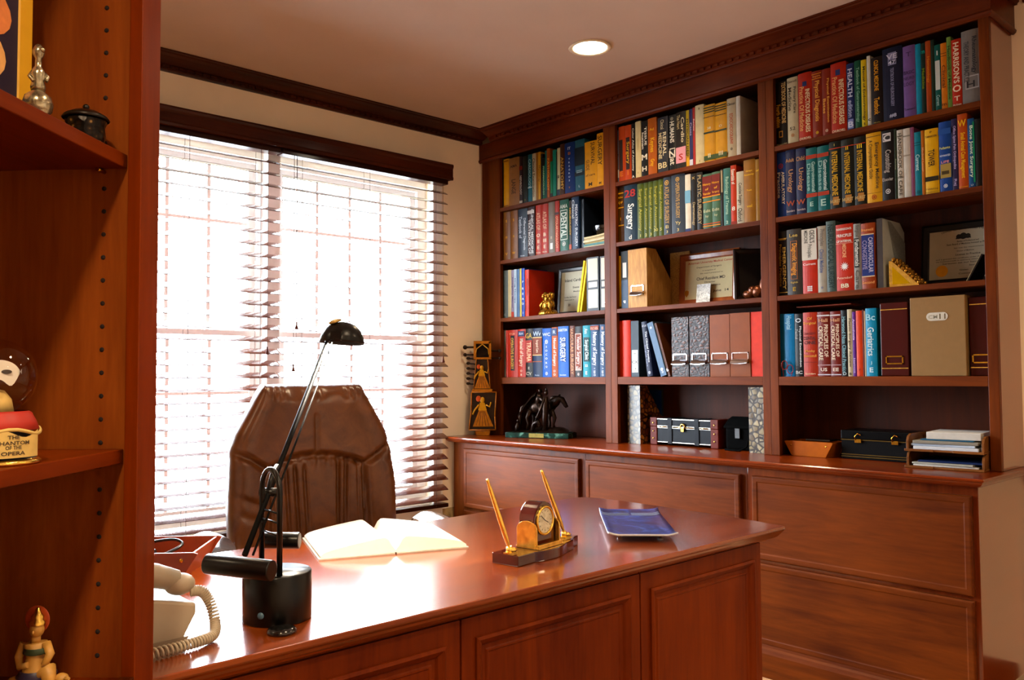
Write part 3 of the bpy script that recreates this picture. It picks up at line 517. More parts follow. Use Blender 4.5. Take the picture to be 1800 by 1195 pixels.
3 4 1.45 1.432 0.248 #c2b59a|v:.1-.9:#5a4a38:Plastic Surgery Review;h:.02-.06:#302820:B||slim cream paperback beside black
3 4 1.4314 1.419 0.238 #5a2a7a|v:.5-.95:#d8c0e8:Anesthesia;v:.05-.28:#d8c0e8:Lippincott||thin violet paperback
3 4 1.417 1.394 0.241 #cc4418|h:.08-.12:#702008:y||vivid orange book
3 4 1.393 1.388 0.244 #5a2418|||very thin brown booklet
3 4 1.387 1.382 0.239 #c0a88c|||very thin cream booklet
3 4 1.3814 1.342 0.247 #1d88aa|v:.3-.72:#d8eef4:Geriatrics;h:.82-.93:#b0dce8:Bc;h:.06-.14:#e0f2f8:E;h:.17-.23:#c0e4ec:J||cyan book beside the maroon file box
'''
# ------------------------------------------------------------------ books (metres: bay, shelf, y at window side, y at other side, height)
SHELF_Z = {1: 2.0, 2: 1.716, 3: 1.405, 4: 1.088}
SHELF_N = {1: 'top shelf', 2: 'second shelf', 3: 'third shelf', 4: 'fourth shelf'}
BAY_N = {1: 'window bay', 2: 'middle bay', 3: 'end bay'}
def ink(h): return paint(h, .5, .04)
def cover(h): return paint(h, .42, .10, 30, 0., .05)

def text_specs(mb, specs, H, W, x, yc=0.):
    vs = []
    for sp in specs:
        o, rg, col, t = sp.split(':', 3); a, b = [float(q) for q in rg.split('-')]
        if a > b: a, b = b, a
        if o == 'h':
            hh = (b - a) * H; w = W * .86
            put_text(mb, t, (x, yc + w / 2, a * H), (0, -1, 0), (0, 0, 1), w, hh * .86, ink(col), 1.35, keep=t in '@*#')
        else: vs.append((a, b, col, t))
    n = len(vs)
    for i, (a, b, col, t) in enumerate(vs):
        cl = [j for j in range(n) if not (vs[j][1] <= a or vs[j][0] >= b)]
        k = len(cl); q = cl.index(i)
        cw = W * .84 / k; u0 = W * .42 - cw * q          # first line nearest the right (letters stand towards -y)
        w = cw * (.72 if k == 1 else .78)
        yb = yc - u0 + cw / 2 + w / 2
        put_text(mb, t, (x, yb, b * H), (0, 0, -1), (0, -1, 0), (b - a) * H, w, ink(col), 1.75)

def bands(mb, bd, H, W, x):
    for k, sp in enumerate(bd):
        q = sp.split(':'); a, b = [float(v) for v in q[0].split('-')]
        u0, u1 = [float(v) for v in q[2].split('-')] if len(q) > 2 else (0, 1)
        xx = x - .00025 * (k + 1)
        mb.add([(xx, W / 2 - W * u0, a * H), (xx, W / 2 - W * u1, a * H), (xx, W / 2 - W * u1, b * H), (xx, W / 2 - W * u0, b * H)], [(0, 1, 2, 3)], ink(q[1]))

def make_book(y0, y1, H, col, tx, bd, label, group, z, depth, sx=3.02):
    W = y0 - y1; t = min(.0022, W * .2); c = cover(col)
    if abs(z - 1.716) < .001: H = min(H, .2615)
    bulge = min(.004, W * .08)
    mb = MB()
    arc = [(-bulge * (1 - (2 * k / 6 - 1) ** 2), W / 2 - W * k / 6) for k in range(7)]
    inner = [(depth, -W / 2), (depth, -W / 2 + t), (.003, -W / 2 + t), (.003, W / 2 - t), (depth, W / 2 - t), (depth, W / 2)]
    mb.prism(arc + inner, 0, H, c)
    bands(mb, bd, H, W, -bulge - .0002)
    if tx: text_specs(mb, tx, H, W, -bulge - .0006 - .00025 * len(bd))
    for ys, yt in ((3.359, 2.619), (2.5457, 1.7925), (1.7234, .9712)):
        if y0 > ys - .0005 > y1 or y0 > yt + .0005 > y1 or (y0 > ys and y1 < ys + .03) or (y1 < yt and y0 > yt - .03): sx = 3.0262
    o = mb.build('book', loc=(sx, (y0 + y1) / 2, z))
    tag(o, label, 'book', group)
    p = MB(); e = min(.003, t * 1.2)
    p.box((.0034, -W / 2 + t + .0002, .003), (depth - .004, W / 2 - t - .0002, H - .003), PAGES)
    p.build('page_block', o)
    return o

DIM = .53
for line in BOOKS.strip().split('\n'):
    a, tx, bd, ds = line.split('|')
    b, s, y0, y1, h, col = a.split(); b, s = int(b), int(s)
    place = SHELF_N[s] + ' of ' + BAY_N[b]
    make_book(float(y0), float(y1), float(h), col, [q for q in tx.split(';') if q], [q for q in bd.split(';') if q],
              ds + ', ' + place, 'books on the ' + place, SHELF_Z[s], random.uniform(.15, .185))

DIM = 1.0
# ------------------------------------------------------------------ room shell
YW, XR, CEIL, XL, YB = 3.52, 3.23, 2.43, -1.55, -1.75
WALL = paint('#efdfc4', .85, .03, 6, 0, .03)
CEILM = paint('#c2ab98', .9, .03, 5, 0, .03)
TRIMW = paint('#e6e4df', .45, .03)
WO = (.87, 2.66, .45, 2.12)                      # window opening x0 x1 z0 z1

m = MB(); m.box((XL - .1, YB - .1, -.1), (XR + .1, YW + .12, 0), pattern('tan_carpet', 'noise', [(.3, '#8e6440'), (.7, '#b4875c')], 300, .95, .4)); struct(m.build('floor'))
m = MB()                                          # ceiling with a round hole for the downlight
CANS = [(2.513, 2.259), (1.0, 2.35), (2.4, .1), (.95, .35), (-.35, -.25), (-.7, 1.9), (1.2, -1.25)]  # one behind the viewer is added, unseen, to brighten the near shelf panel
m.box((XL - .1, YB - .1, CEIL), (XR + .1, YW + .12, CEIL + .1), CEILM); struct(m.build('ceiling'))
m = MB()
x0, x1, z0, z1 = WO
m.box((XL - .1, YW, 0), (x0, YW + .12, CEIL), WALL); m.box((x1, YW, 0), (XR + .1, YW + .12, CEIL), WALL)
m.box((x0, YW, 0), (x1, YW + .12, z0), WALL); m.box((x0, YW, z1), (x1, YW + .12, CEIL), WALL)
struct(m.build('wall_window'))
m = MB(); m.box((XR, YB - .1, 0), (XR + .1, YW, CEIL), WALL); struct(m.build('wall_right'))
m = MB(); m.box((XL - .1, YB - .1, 0), (XL, YW, CEIL), WALL); struct(m.build('wall_left'))
m = MB(); m.box((XL, YB - .1, 0), (XR, YB, CEIL), WALL); struct(m.build('wall_back'))
# a white panelled door in the wall behind the viewer (seen only as a reflection)
m = MB(); m.box((2.15, YB, 0), (3.0, YB + .04, 2.05), TRIMW)
for zz in (.15, 1.1):
    for xx in (2.25, 2.62): m.loops((xx, YB + .04, zz), (1, 0, 0), (0, 0, 1), (0, 1, 0), .3, .8, [(0, 0), (.02, -.012), (.03, -.012), (.06, 0)], TRIMW)
d = struct(m.build('door_1')); h = MB(); h.ball((2.22, YB + .08, 1.0), .03, BRASS); h.cyl((2.22, YB + .04, 1.0), (2.22, YB + .08, 1.0), .012, BRASS); h.build('door_handle', d)

# crown moulding: window wall, bookcase front and return, right wall
CROWN = [(0, 2.335), (.012, 2.335), (.014, 2.345), (.02, 2.35), (.02, 2.372), (.034, 2.376), (.05, 2.388), (.075, 2.404), (.095, 2.412), (.1, 2.418), (.112, 2.42), (.112, 2.429), (0, 2.429)]
CROWN = [(o, 2.429 - (2.429 - z) * .61) for o, z in CROWN]
CROWN_B = [(o * .8 - .004 if o else -.03, z) for o, z in CROWN]
PATH = [(XL, YW), (XR, YW), (XR, YB)]
DARKT = wood('x', '#220a03', '#4e1f0a', .35, .15); DARKTY = wood('y', '#300e03', '#602407', .38, .1)
m = MB(); m.sweep(CROWN, [(XL, YW), (2.999, YW)], DARKT, side=-1)
for k in range(130):
    xx = XL + .05 + k * .034
    if xx < 2.87: m.box((xx, YW - .029, 2.382), (xx + .02, YW - .018, 2.393), DARKT)
struct(m.build('trim_1'))
m = MB(); m.sweep(CROWN, [(XR, .9), (XR, YB)], DARKTY, side=-1); struct(m.build('trim_2'))
BASEP = [(0, 0), (.016, 0), (.016, .085), (.012, .1), (.006, .106), (0, .11)]
m = MB(); m.sweep(BASEP, [(XR, .9), (XR, YB)], WY, side=-1); struct(m.build('baseboard_right'))
m = MB(); m.sweep(BASEP, [(XL, YW), (2.76, YW)], WX, side=-1); struct(m.build('baseboard_window'))

# ------------------------------------------------------------------ windows
VINYL = paint('#eceae6', .4, .03)
GLASS = glass('window_glass')
def make_window(name, xa, xb):
    f = MB(); ya, yb = YW + .05, YW + .115
    w = .055
    f.box((xa, ya, z0), (xa + w, yb, z1), VINYL); f.box((xb - w, ya, z0), (xb, yb, z1), VINYL)
    f.box((xa + w, ya, z0), (xb - w, yb, z0 + w), VINYL); f.box((xa + w, ya, z1 - w), (xb - w, yb, z1), VINYL)
    root = struct(f.build(name))
    zm = 1.285
    for nm, (a, b), yy in (('upper_sash', (zm - .02, z1 - w), .075), ('lower_sash', (z0 + w, zm + .02), .055)):
        s = MB(); q = .03; y0_, y1_ = YW + yy, YW + yy + .018
        X0, X1 = xa + w, xb - w
        s.box((X0, y0_, a), (X0 + q, y1_, b), VINYL); s.box((X1 - q, y0_, a), (X1, y1_, b), VINYL)
        s.box((X0 + q, y0_, a), (X1 - q, y1_, a + q), VINYL); s.box((X0 + q, y0_, b - q), (X1 - q, y1_, b), VINYL)
        for k in (1, 2, 3):
            xx = X0 + q + (X1 - X0 - 2 * q) * k / 4; s.box((xx - .008, y0_ + .004, a), (xx + .008, y1_ - .004, b), VINYL)
        for k in (1, 2):
            zz = a + q + (b - a - 2 * q) * k / 3; s.box((X0, y0_ + .005, zz - .007), (X1, y1_ - .005, zz + .007), VINYL)
        so = s.build(nm, root)
        g = MB(); g.box((X0 + .01, y0_ + .008, a + .01), (X1 - .01, y0_ + .010, b - .01), GLASS); g.build('pane', so)
make_window('window_1', .87, 1.765); make_window('window_2', 1.765, 2.66)
m = MB()
c = .06
m.box((x1, YW - .014, z0 - .017), (x1 + c, YW, z1 - .0005), TRIMW); m.box((x0 - c, YW - .014, z0 - .017), (x0, YW, z1 - .0005), TRIMW)
m.box((x0 - c, YW - .014, z1), (x1 + c, YW, z1 + .055), TRIMW)
m.box((x0 - c - .02, YW - .02, z0 - .045), (x1 + c + .02, YW, z0 - .018), TRIMW); m.box((x0 - c, YW - .012, z0 - .11), (x1 + c, YW, z0 - .045), TRIMW)
m.box((1.735, YW - .004, z0), (1.795, YW + .05, z1), TRIMW)
struct(m.build('trim_3'))

# ------------------------------------------------------------------ blinds
SLATM = lacquer(wood('x', '#2c1009', '#542614', .25, 1.), 1.78, .14)
RAILM = wood('x', '#180805', '#30120a', .35, .3)
CORDM = paint('#3c2a20', .8)
N_SL, ZS0, PITCH, TILT = 31, 2.056, .0528, math.radians(26.5)
def make_blind(label, xa, xb, cords, pulls):
    root = thing('window_blind', label, 'blind', ((xa + xb) / 2, 3.455, .43), 0, 'wooden window blinds')
    L = xb - xa; hx = L / 2
    s = MB()
    for k in range(N_SL):
        zc = ZS0 - .43 - k * PITCH; w = .026; n = 4; top = []; 
        if zc < .03: continue
        for i in range(n + 1):
            a = -w + 2 * w * i / n; crown = .002 * (1 - (a / w) ** 2)
            top.append((a * math.cos(TILT) - crown * math.sin(TILT), a * math.sin(TILT) + crown * math.cos(TILT)))
        poly = top + [(p[0] + .0026 * math.sin(TILT), p[1] - .0026 * math.cos(TILT)) for p in reversed(top)]
        s.prism([(p[0], p[1] + zc) for p in poly], -hx, hx, SLATM, 'x')
    s.build('slats', root)
    h = MB(); h.box((-hx, -.028, 1.665), (hx, .03, 1.715), RAILM); h.build('head_rail', root, bevel=.002)
    b = MB(); b.box((-hx, -.026, -.006), (hx, .026, .014), RAILM); b.build('bottom_rail', root, bevel=.004)
    for xc in cords:
        l = MB()
        for yy in (-.0265, .0265): l.cyl((xc - (xa + xb) / 2, yy, 0.0), (xc - (xa + xb) / 2, yy, 1.67), .0009, CORDM, 5)
        l.build('ladder_cord', root)
    for xc, zb in pulls:
        q = MB(); X0 = xc - (xa + xb) / 2
        q.cyl((X0, -.034, zb - .43 + .03), (X0, -.034, 1.67), .0011, CORDM, 6)
        c_ = q.build('pull_cord', root)
        t = MB(); t.lathe([(0, .034), (.003, .034), (.004, .02), (.008, .004), (.0085, 0), (0, 0)], wood('z', '#2a0f06', '#5a2410'), 12, frame((X0, -.034, zb - .43)))
        t.build('tassel', c_)
make_blind('dark brown wooden slat blind on the window partly behind the tall shelf post', .83, 1.752, [1.0, 1.345, 1.66], [(1.69, 1.195)])
make_blind('dark brown wooden slat blind on the window beside the built-in bookcase', 1.762, 2.70, [1.86, 2.22, 2.62], [(1.83, 1.31), (1.815, 1.12), (2.66, 1.165)])
m = MB()
VAL = [(0, 2.118), (.006, 2.115), (.012, 2.118), (.013, 2.128), (.009, 2.135), (.009, 2.172), (.013, 2.18), (.016, 2.19), (.012, 2.198), (0, 2.2)]
m.sweep(VAL, [(.79, 3.415), (2.715, 3.415)], DARKT, side=-1)
m.box((2.703, 3.415, 2.118), (2.715, YW - .001, 2.196), DARKT); m.box((.79, 3.415, 2.118), (.802, YW - .001, 2.196), DARKT)
m.box((.79, 3.415, 2.186), (2.715, YW - .001, 2.196), DARKT)
tag(m.build('blind_valance'), 'dark wooden valance board running above both window blinds', 'valance')

# ------------------------------------------------------------------ built-in bookcases
FX = 3.0
UNITS = [(3.505, 3.359, 3.377, 2.619, 2.5825), (2.582, 2.5457, 2.5637, 1.7925, 1.7582), (1.7577, 1.7234, 1.741, .9712, .939)]
UL = ['built-in cherry bookcase of three, the one nearest the window', 'built-in cherry bookcase in the middle of the three', 'built-in cherry bookcase at the end away from the window']
ZC = .779
for (ya, ys, yi, yt, yb), lab in zip(UNITS, UL):
    root = thing('bookcase', lab, 'bookcase', (3.11, (ya + yb) / 2, ZC), 0, 'built-in bookcases along the wall')
    oy = (ya + yb) / 2
    def P(name, boxes, mat, bevel=.0015):
        q = MB()
        for a, b in boxes: q.box((a[0] - 3.11, a[1] - oy, a[2] - ZC), (b[0] - 3.11, b[1] - oy, b[2] - ZC), mat)
        return q.build(name, root, bevel=bevel)
    P('stile', [((FX, ys, ZC + .0005), (FX + .02, ya, 2.30))], WZ); P('stile', [((FX, yb, ZC + .0005), (FX + .02, yt, 2.30))], WZ)
    P('top_rail', [((FX, yt + .0004, 2.276), (FX + .02, ys - .0004, 2.371))], WY)
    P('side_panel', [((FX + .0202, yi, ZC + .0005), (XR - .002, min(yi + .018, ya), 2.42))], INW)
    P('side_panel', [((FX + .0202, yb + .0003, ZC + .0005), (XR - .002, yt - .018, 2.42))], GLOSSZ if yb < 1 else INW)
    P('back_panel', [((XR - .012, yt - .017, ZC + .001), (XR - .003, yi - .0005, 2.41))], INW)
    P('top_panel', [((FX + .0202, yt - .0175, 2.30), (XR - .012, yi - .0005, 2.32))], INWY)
    for k, zt in SHELF_Z.items():
        th = .034 if k == 4 else .0195
        q = P('shelf', [((FX + .001, yt + .0004, zt - th), (FX + .0202, ys - .0004, zt - .0002)), ((FX + .0202, yt - .0175, zt - .02), (XR - .0125, yi - .0005, zt - .0002))], WY, .001)
# cornice on top of the bookcases
m = MB()
CP = [(2.9985, YW - .001), (2.9985, .938), (XR - .001, .938)]
FRZ = [(0, 2.272), (.006, 2.270), (.014, 2.276), (.016, 2.284), (.01, 2.292), (.01, 2.372), (0, 2.372)]
m.sweep(FRZ, [(2.9995, YW - .002), (2.9995, .9385), (XR - .001, .9385)], DARKTY, side=-1)
CB = [(0, 2.3715)] + [(.01 + o * .8, z) for o, z in CROWN[1:-1]] + [(0, 2.429)]
m.sweep(CB, [(2.9995, YW - .1), (2.9995, .9385), (XR - .001, .9385)], DARKTY, side=-1)
for k in range(75):
    yy = 3.37 - k * .034
    if yy > .93: m.box((2.9995 - .034, yy - .02, 2.382), (2.9995 - .02, yy, 2.393), DARKTY)
tag(m.build('bookcase_cornice'), 'dark cherry crown cornice with small dentils over the built-in bookcases', 'cornice')

# ------------------------------------------------------------------ worktop and file cabinets
m = MB()
# ogee front edge: stacked profile swept round the front and the free end
TOPP = [(0, .7495), (-.004, .75), (.002, .752), (.012, .756), (.019, .763), (.021, .769), (.026, .771), (.026, .776), (.023, .779), (0, .779)]
m.box((2.77, .935, .7495), (XR - .001, YW - .001, .779), CTRY)
m.sweep([(o if o > 0 else 0, z) for o, z in TOPP], [(2.77, YW - .001), (2.77, .9349), (XR - .001, .9349)], CTRY, side=-1)
tag(m.build('worktop'), 'long polished cherry worktop carrying the bookcases above the file drawers', 'worktop')

FC = [(3.50, 2.556, 3.40, 2.586), (2.5555, 1.7385, 2.545, 1.762), (1.738, .94, 1.712, .955)]
FL = ['cherry file cabinet under the worktop, nearest the window', 'cherry file cabinet under the worktop in the middle, partly behind the desk', 'cherry file cabinet with two large drawers at the open end']
FRONT = [(0, 0), (0, .013), (.0035, .0165), (.007, .017), (.02, .0165), (.0225, .0145), (.025, .014)]
for (ya, yb, da, db), lab in zip(FC, FL):
    oy = (ya + yb) / 2
    root = thing('file_cabinet', lab, 'cabinet', (3.0, oy, 0), 0, 'file cabinets under the worktop')
    b = MB(); b.box((-.21, yb - oy, .10), (XR - 3.002, ya - oy, .7488), GLOSSZ if yb < 1 else WZ); b.build('body', root, bevel=.0015)
    for za, zb in ((.418, .722), (.112, .404)):
        d = MB(); d.loops((-.2105, da - oy, za), (0, -1, 0), (0, 0, 1), (-1, 0, 0), da - db, zb - za, FRONT, WY)
        d.build('drawer', root)
    k = MB(); k.sweep([(0, 0), (.03, 0), (.03, .085), (.026, .1), (.018, .106), (.016, .115), (.008, .118), (0, .119)], [(-.2105, ya - oy), (-.2105, yb - oy)], WY, side=-1)
    k.build('plinth', root)

# ------------------------------------------------------------------ desk
DT = .74
m = MB()
out = [(.30, 1.043), (1.815, 1.043)]
ed = [(1.826, 1.039), (1.842, 1.14), (1.854, 1.281), (1.860, 1.43), (1.861, 1.56), (1.856, 1.64), (1.843, 1.685), (1.82, 1.703), (1.78, 1.704), (1.6, 1.697), (1.3, 1.69), (.12, 1.69), (.12, 1.205)]
out = [(.315, 1.043)] + ed
def inset(poly, d):
    n = len(poly); r = []
    for i in range(n):
        a = (Vector(poly[i]) - Vector(poly[i - 1])).normalized(); b = (Vector(poly[(i + 1) % n]) - Vector(poly[i])).normalized()
        na, nb = Vector((-a.y, a.x)), Vector((-b.y, b.x)); q = (na + nb).normalized(); q = q / max(.35, q.dot(na))
        r.append((poly[i][0] + q.x * d, poly[i][1] + q.y * d))
    return r
LV = [(.032, .706), (.031, .7085), (.02, .7115), (.0135, .7155), (.0085, .7215), (.005, .7265), (.0015, .7305), (0.0, .733), (0, .7382), (.0008, .7394), (.0022, .74)]
n = len(out); vs = []; fs = []
for d_, z_ in LV: vs += [(p[0], p[1], z_) for p in inset(out, d_)]
for i in range(len(LV) - 1): fs += [(i * n + k, i * n + (k + 1) % n, (i + 1) * n + (k + 1) % n, (i + 1) * n + k) for k in range(n)]
fs.append(tuple(range(n - 1, -1, -1))); fs.append(tuple((len(LV) - 1) * n + k for k in range(n)))
desk = thing('desk', 'large cherry desk with raised panel front and glossy curved-end top', 'desk', (1.05, 1.37, 0))
off = Vector((-1.05, -1.37, 0))
m.add([Vector(v) + off for v in vs], fs, DESKX); m.build('desktop', desk)
m = MB()
def db(a, b, mat): m.box((a[0] - 1.05, a[1] - 1.37, a[2]), (b[0] - 1.05, b[1] - 1.37, b[2]), mat)
db((.41, 1.0765, .0), (1.764, 1.10, .7055), WZ); db((1.744, 1.1005, .0), (1.764, 1.62, .7055), WZ)
db((.41, 1.62, .0), (.8, 1.64, .7055), WZ); db((1.38, 1.62, .0), (1.7635, 1.64, .7055), WZ); db((.41, 1.1005, 0), (.43, 1.6195, .7055), WZ)
db((.78, 1.1005, .08), (.8, 1.6195, .7055), WZ); db((1.38, 1.1005, .08), (1.4, 1.6195, .7055), WZ)
m.build('carcass', desk, bevel=.002)
PF = [(0, -.0005), (0, .006), (.005, .0085), (.010, .005), (.014, .002), (.017, -.002), (.024, -.002), (.026, .0002), (.029, .0002), (.031, -.0012)]
FR = wood('z', '#4a1300', '#782f03', .42, .0)
for xa, xb in ((.42, .863), (.867, 1.319), (1.323, 1.764)):
    q = MB()
    px0, px1 = xa + .028, xb - .031
    X = lambda a: a - 1.05
    # stile-and-rail frame round the sunk panel
    for a, b in (((xa, .0), (px0, .7055)), ((px1, .0), (xb, .7055)), ((px0, .672), (px1, .7055)), ((px0, .0), (px1, .12))):
        q.box((X(a[0]), 1.0685 - 1.37, a[1]), (X(b[0]), 1.076 - 1.37, b[1]), FR)
    q.loops((X(px0), 1.0695 - 1.37, .12), (1, 0, 0), (0, 0, 1), (0, -1, 0), px1 - px0, .552, PF, FR)
    q.build('front_panel', desk)
m = MB()
m.box((.41 - 1.05, 1.062 - 1.37, 0), (1.764 - 1.05, 1.0683 - 1.37, .1), WX); m.build('plinth', desk)

# ------------------------------------------------------------------ near shelf unit, standing at 45 degrees at the left
# local frame: +x runs along the shelves away from the viewer, +y is the room side, origin below the viewer
A45 = math.radians(45)
nb = thing('bookcase', 'tall cherry shelf unit close by with open shelves and shelf-pin holes', 'bookcase', (0, 0, 0), A45)
# plan point (a, b): a along (1,1), b to the left; local coords (a, b) since +y local = (-1,1)/sqrt2
def N(name, boxes, mat, bevel=.001):
    q = MB()
    for a, b in boxes: q.box(a, b, mat)
    return q.build(name, nb, bevel=bevel)
N('stile', [((.8885, .4415, .0), (.931, .4565, CEIL - .002))], wood('z', '#561900', '#843200', .4, .12))
NIN = wood('z', '#662806', '#9c5218', .5, .0)  # cherry lightened to paint in a nearby lamp's light on these panels
N('side_panel', [((.900, .4567, .0), (.916, .70, CEIL - .002))], NIN)
N('side_panel', [((-.2, .4567, .0), (-.184, .70, CEIL - .002))], NIN); N('stile', [((-.2, .4415, 0), (-.16, .4565, CEIL - .002))], WZ)
N('back_panel', [((-.1835, .69, .0), (.8995, .70, CEIL - .002))], NIN)
N('bottom_rail', [((-.1595, .4415, .0), (.888, .4565, .782))], WX)
N('top_rail', [((-.1595, .4415, CEIL - .12), (.888, .4565, CEIL - .002))], WX)
SH = wood('x', '#521800', '#843202', .4, .12)
N('bottom_deck', [((-.1835, .4567, .762), (.8995, .6895, .777))], SH)
NS = {'top': 1.345, 'mid': 1.022}
for zt in (1.345, 1.022, 1.68):
    N('shelf', [((-.1835, .4622, zt - .0155), (.8993, .6895, zt))], SH)
HOLE = paint('#1a0904', .9)
q = MB(); q.lathe([(0, .0004), (.0026, .0004), (.0026, 0)], HOLE, 10, Matrix.Rotation(-PI / 2, 4, 'Y'))
h0 = q.build('shelf_pin_hole', nb, (.9, .4885, .80))
for k in range(1, 54):
    h1 = h0.copy(); COL.objects.link(h1); h1.parent = nb; h1.location = (.9, .4885, .80 + k * .0254)
for zt in (1.345, 1.022):
    q = MB(); q.cyl((.8998, .4885, zt - .0185), (.885, .4885, zt - .0185), .0024, BRASS, 10); q.build('shelf_pin', nb)
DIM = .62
# ------------------------------------------------------------------ things standing on the shelves
def pull(mb_parent, x, y, z, w, h, mat, lip=True):
    """label-holder pull: frame with a curved finger lip; faces -x; local coords of the parent"""
    q = MB(); t = .0045
    for a, b in (((-w / 2, 0), (w / 2, t)), ((-w / 2, h - t), (w / 2, h)), ((-w / 2, 0), (-w / 2 + t, h)), ((w / 2 - t, 0), (w / 2, h))):
        q.box((x - .003, y + a[0], z + a[1]), (x - .0001, y + b[0], z + b[1]), mat)
    if lip:
        q.grid(lambda u, v: (x - .0005 - .016 * math.sin(PI * v * .5), y + (u - .5) * (w * .98 - .5 * w * (1 - v) ** 2 * 0) , z + h * .42 * (1 - v) - .004 * math.sin(PI * u) * v), 10, 6, mat)
    return q.build('label_pull', mb_parent)

def mag_file(label, y0, y1, H, mat, z, low=.126, flat=.068, depth=.195, sx=3.02, plate=None, group=None, name='magazine_file', pz=.055, pm=CHROME, extra=None):
    W = y0 - y1; t = .0035
    m = MB()
    m.box((0, -W / 2, 0), (t, W / 2, H), mat)
    side = [(t, 0), (depth, 0), (depth, low), (flat, H), (t, H)]
    m.prism(side, -W / 2, -W / 2 + t, mat, 'y'); m.prism(side, W / 2 - t, W / 2, mat, 'y')
    m.box((t, -W / 2 + t, 0), (depth, W / 2 - t, t), mat); m.box((depth - t, -W / 2 + t, t), (depth, W / 2 - t, low), mat)
    if extra: extra(m, W, H)
    o = tag(m.build(name, loc=(sx, (y0 + y1) / 2, z + .0003)), label, 'magazine file', group)
    if plate: pull(o, 0, 0, pz, plate, .045, pm)
    return o

def binder(label, y0, y1, H, col, tx, bd, z, depth=.19, lean=0., sx=3.02, name='ring_binder', group=None):
    W = y0 - y1; m = MB(); c = paint(col, .38, .06); t = .003
    m.box((0, -W / 2, 0), (t, W / 2, H), c); m.box((t, -W / 2, 0), (depth, -W / 2 + t, H), c); m.box((t, W / 2 - t, 0), (depth, W / 2, H), c)
    bands(m, bd, H, W, -.0002)
    if tx: text_specs(m, tx, H, W, -.0006 - .00025 * len(bd))
    dz = abs(W / 2 * math.sin(lean))
    o = m.build(name, loc=(sx, (y0 + y1) / 2, z + dz), rot=(lean, 0, 0))
    tag(o, label, 'binder', group)
    p = MB(); p.box((.03, -W / 2 + t + .001, .006), (depth - .012, W / 2 - t - .001, H - .012), PAGES); p.build('papers', o)
    r = MB(); r.lathe([(.0065, 0), (.0065, .0012), (.0045, .0012), (.0045, .0004), (0, .0004)], CHROME, 14, frame((-.0003, 0, H * .12)) @ Matrix.Rotation(-PI / 2, 4, 'Y')); r.build('finger_ring', o)
    return o

def framed(name, label, cat, x, yc, z, w, h, fw, fmat, inner, lean=.12, rz=0., texts=(), thick=.012, decor=None):
    """framed sheet facing -x, leaning back"""
    m = MB(); A, B, N = (0, -1, 0), (0, 0, 1), (-1, 0, 0)
    m.box((0, -w / 2, 0), (thick * .6, w / 2, h), fmat)
    m.loops((0, w / 2, 0), A, B, N, w, h, [(0, 0), (0, .004), (fw * .3, .008), (fw * .8, .005), (fw, .002)], fmat)
    s = w / 2
    o = m.build(name, loc=(x, yc, z + .0075 * math.sin(lean)), rot=(0, lean, rz)); tag(o, label, cat)
    q = MB(); q.box((-.0028, -w / 2 + fw, fw), (-.0021, w / 2 - fw, h - fw), inner)
    if texts or decor:
        for t, u0, u1, v0, v1, col in texts:
            put_text(q, t, (-.0032, w / 2 - u0 * w, v0 * h), A, B, (u1 - u0) * w, (v1 - v0) * h, ink(col), 1.6)
        if decor: decor(q, w, h)
    q.build('sheet', o, fix=False)
    return o

# window bay, second shelf: folio and magazines
m = MB(); m.prism([(0, 0), (.17, 0), (.17, .2), (.03, .245), (0, .245)], -.012, .012, paint('#10161f', .35), 'y')
o = tag(m.build('portfolio', loc=(3.03, 2.785, 1.7185), bevel=.002), 'black navy portfolio between the navy book and the magazine pile, second shelf of window bay', 'portfolio')
m = MB(); m.lathe([(0, 0), (.02, .002), (.05, .012), (.064, .03), (.066, .05)], GLOSSB, 28, frame((0, 0, 0))); m.lathe([(.064, .05), (.05, .016), (.02, .006), (0, .004)], GLOSSB, 28)
tag(m.build('bowl', loc=(3.115, 2.705, 1.7745)), 'glossy black bowl on the pile of curled magazines', 'bowl')
for k in range(6):
    c = ['#cfc3a2', '#bfae88', '#d8ceb4', '#a89468', '#5f8a8c', '#d6ccb0'][5 - k]; t = .0085; L = .145 - .004 * (k % 2)
    m = MB(); cm = paint(c, .6, .1, 60)
    f = lambda y: k * (t + .0003) + .0015 * k * (y / L) ** 2
    n = 8
    top = [(-L * i / n, f(L * i / n) + t) for i in range(n + 1)]; bot = [(-L * i / n, f(L * i / n)) for i in range(n, -1, -1)]
    m.prism(top + bot, -.004 * (k % 2), .155, cm, 'x')
    nm = ['lowest', 'second from the bottom', 'third from the bottom', 'fourth from the bottom', 'second from the top', 'topmost'][k]
    tag(m.build('magazine', loc=(3.024, 2.795 - .003 * (k % 3) - .0015 - .022, 1.7162 + .0004)), 'curled magazine, %s of the pile on the second shelf of window bay' % nm, 'magazine', 'pile of curled magazines')

# window bay, third shelf
make_book(3.186, 3.158, .245, '#b51f0e', ['v:.3-.95:#701808:MEDICAL', 'v:.02-.4:#701808:Index'], [], 'large bright red book with plain cover facing the figurine, third shelf of window bay', 'books on the third shelf of window bay', 1.405, .19)
GILT = pattern('gilt_relief', 'voronoi', [(.1, '#2a1604'), (.35, '#7c5212'), (.8, '#b4842e')], 120, .28, .8, .85)
m = MB()
m.lathe([(0, 0), (.052, 0), (.055, .008), (.048, .02), (.036, .03), (.0, .032)], GILT, 20)
for sx_, sy, sz, r in ((0, .022, .055, .026), (0, -.02, .055, .025), (0, .02, .1, .02), (0, -.02, .098, .02), (-.012, 0, .05, .022), (-.01, .002, .085, .016)):
    m.ball((sx_, sy, sz), (r * .8, r * .85, r * 1.15), GILT, 14, 10)
for sy in (.036, -.036): m.tube([(-.008, sy, .03), (-.02, sy * .9, .055), (-.012, sy * .5, .078)], [.011, .01, .007], GILT, 8)
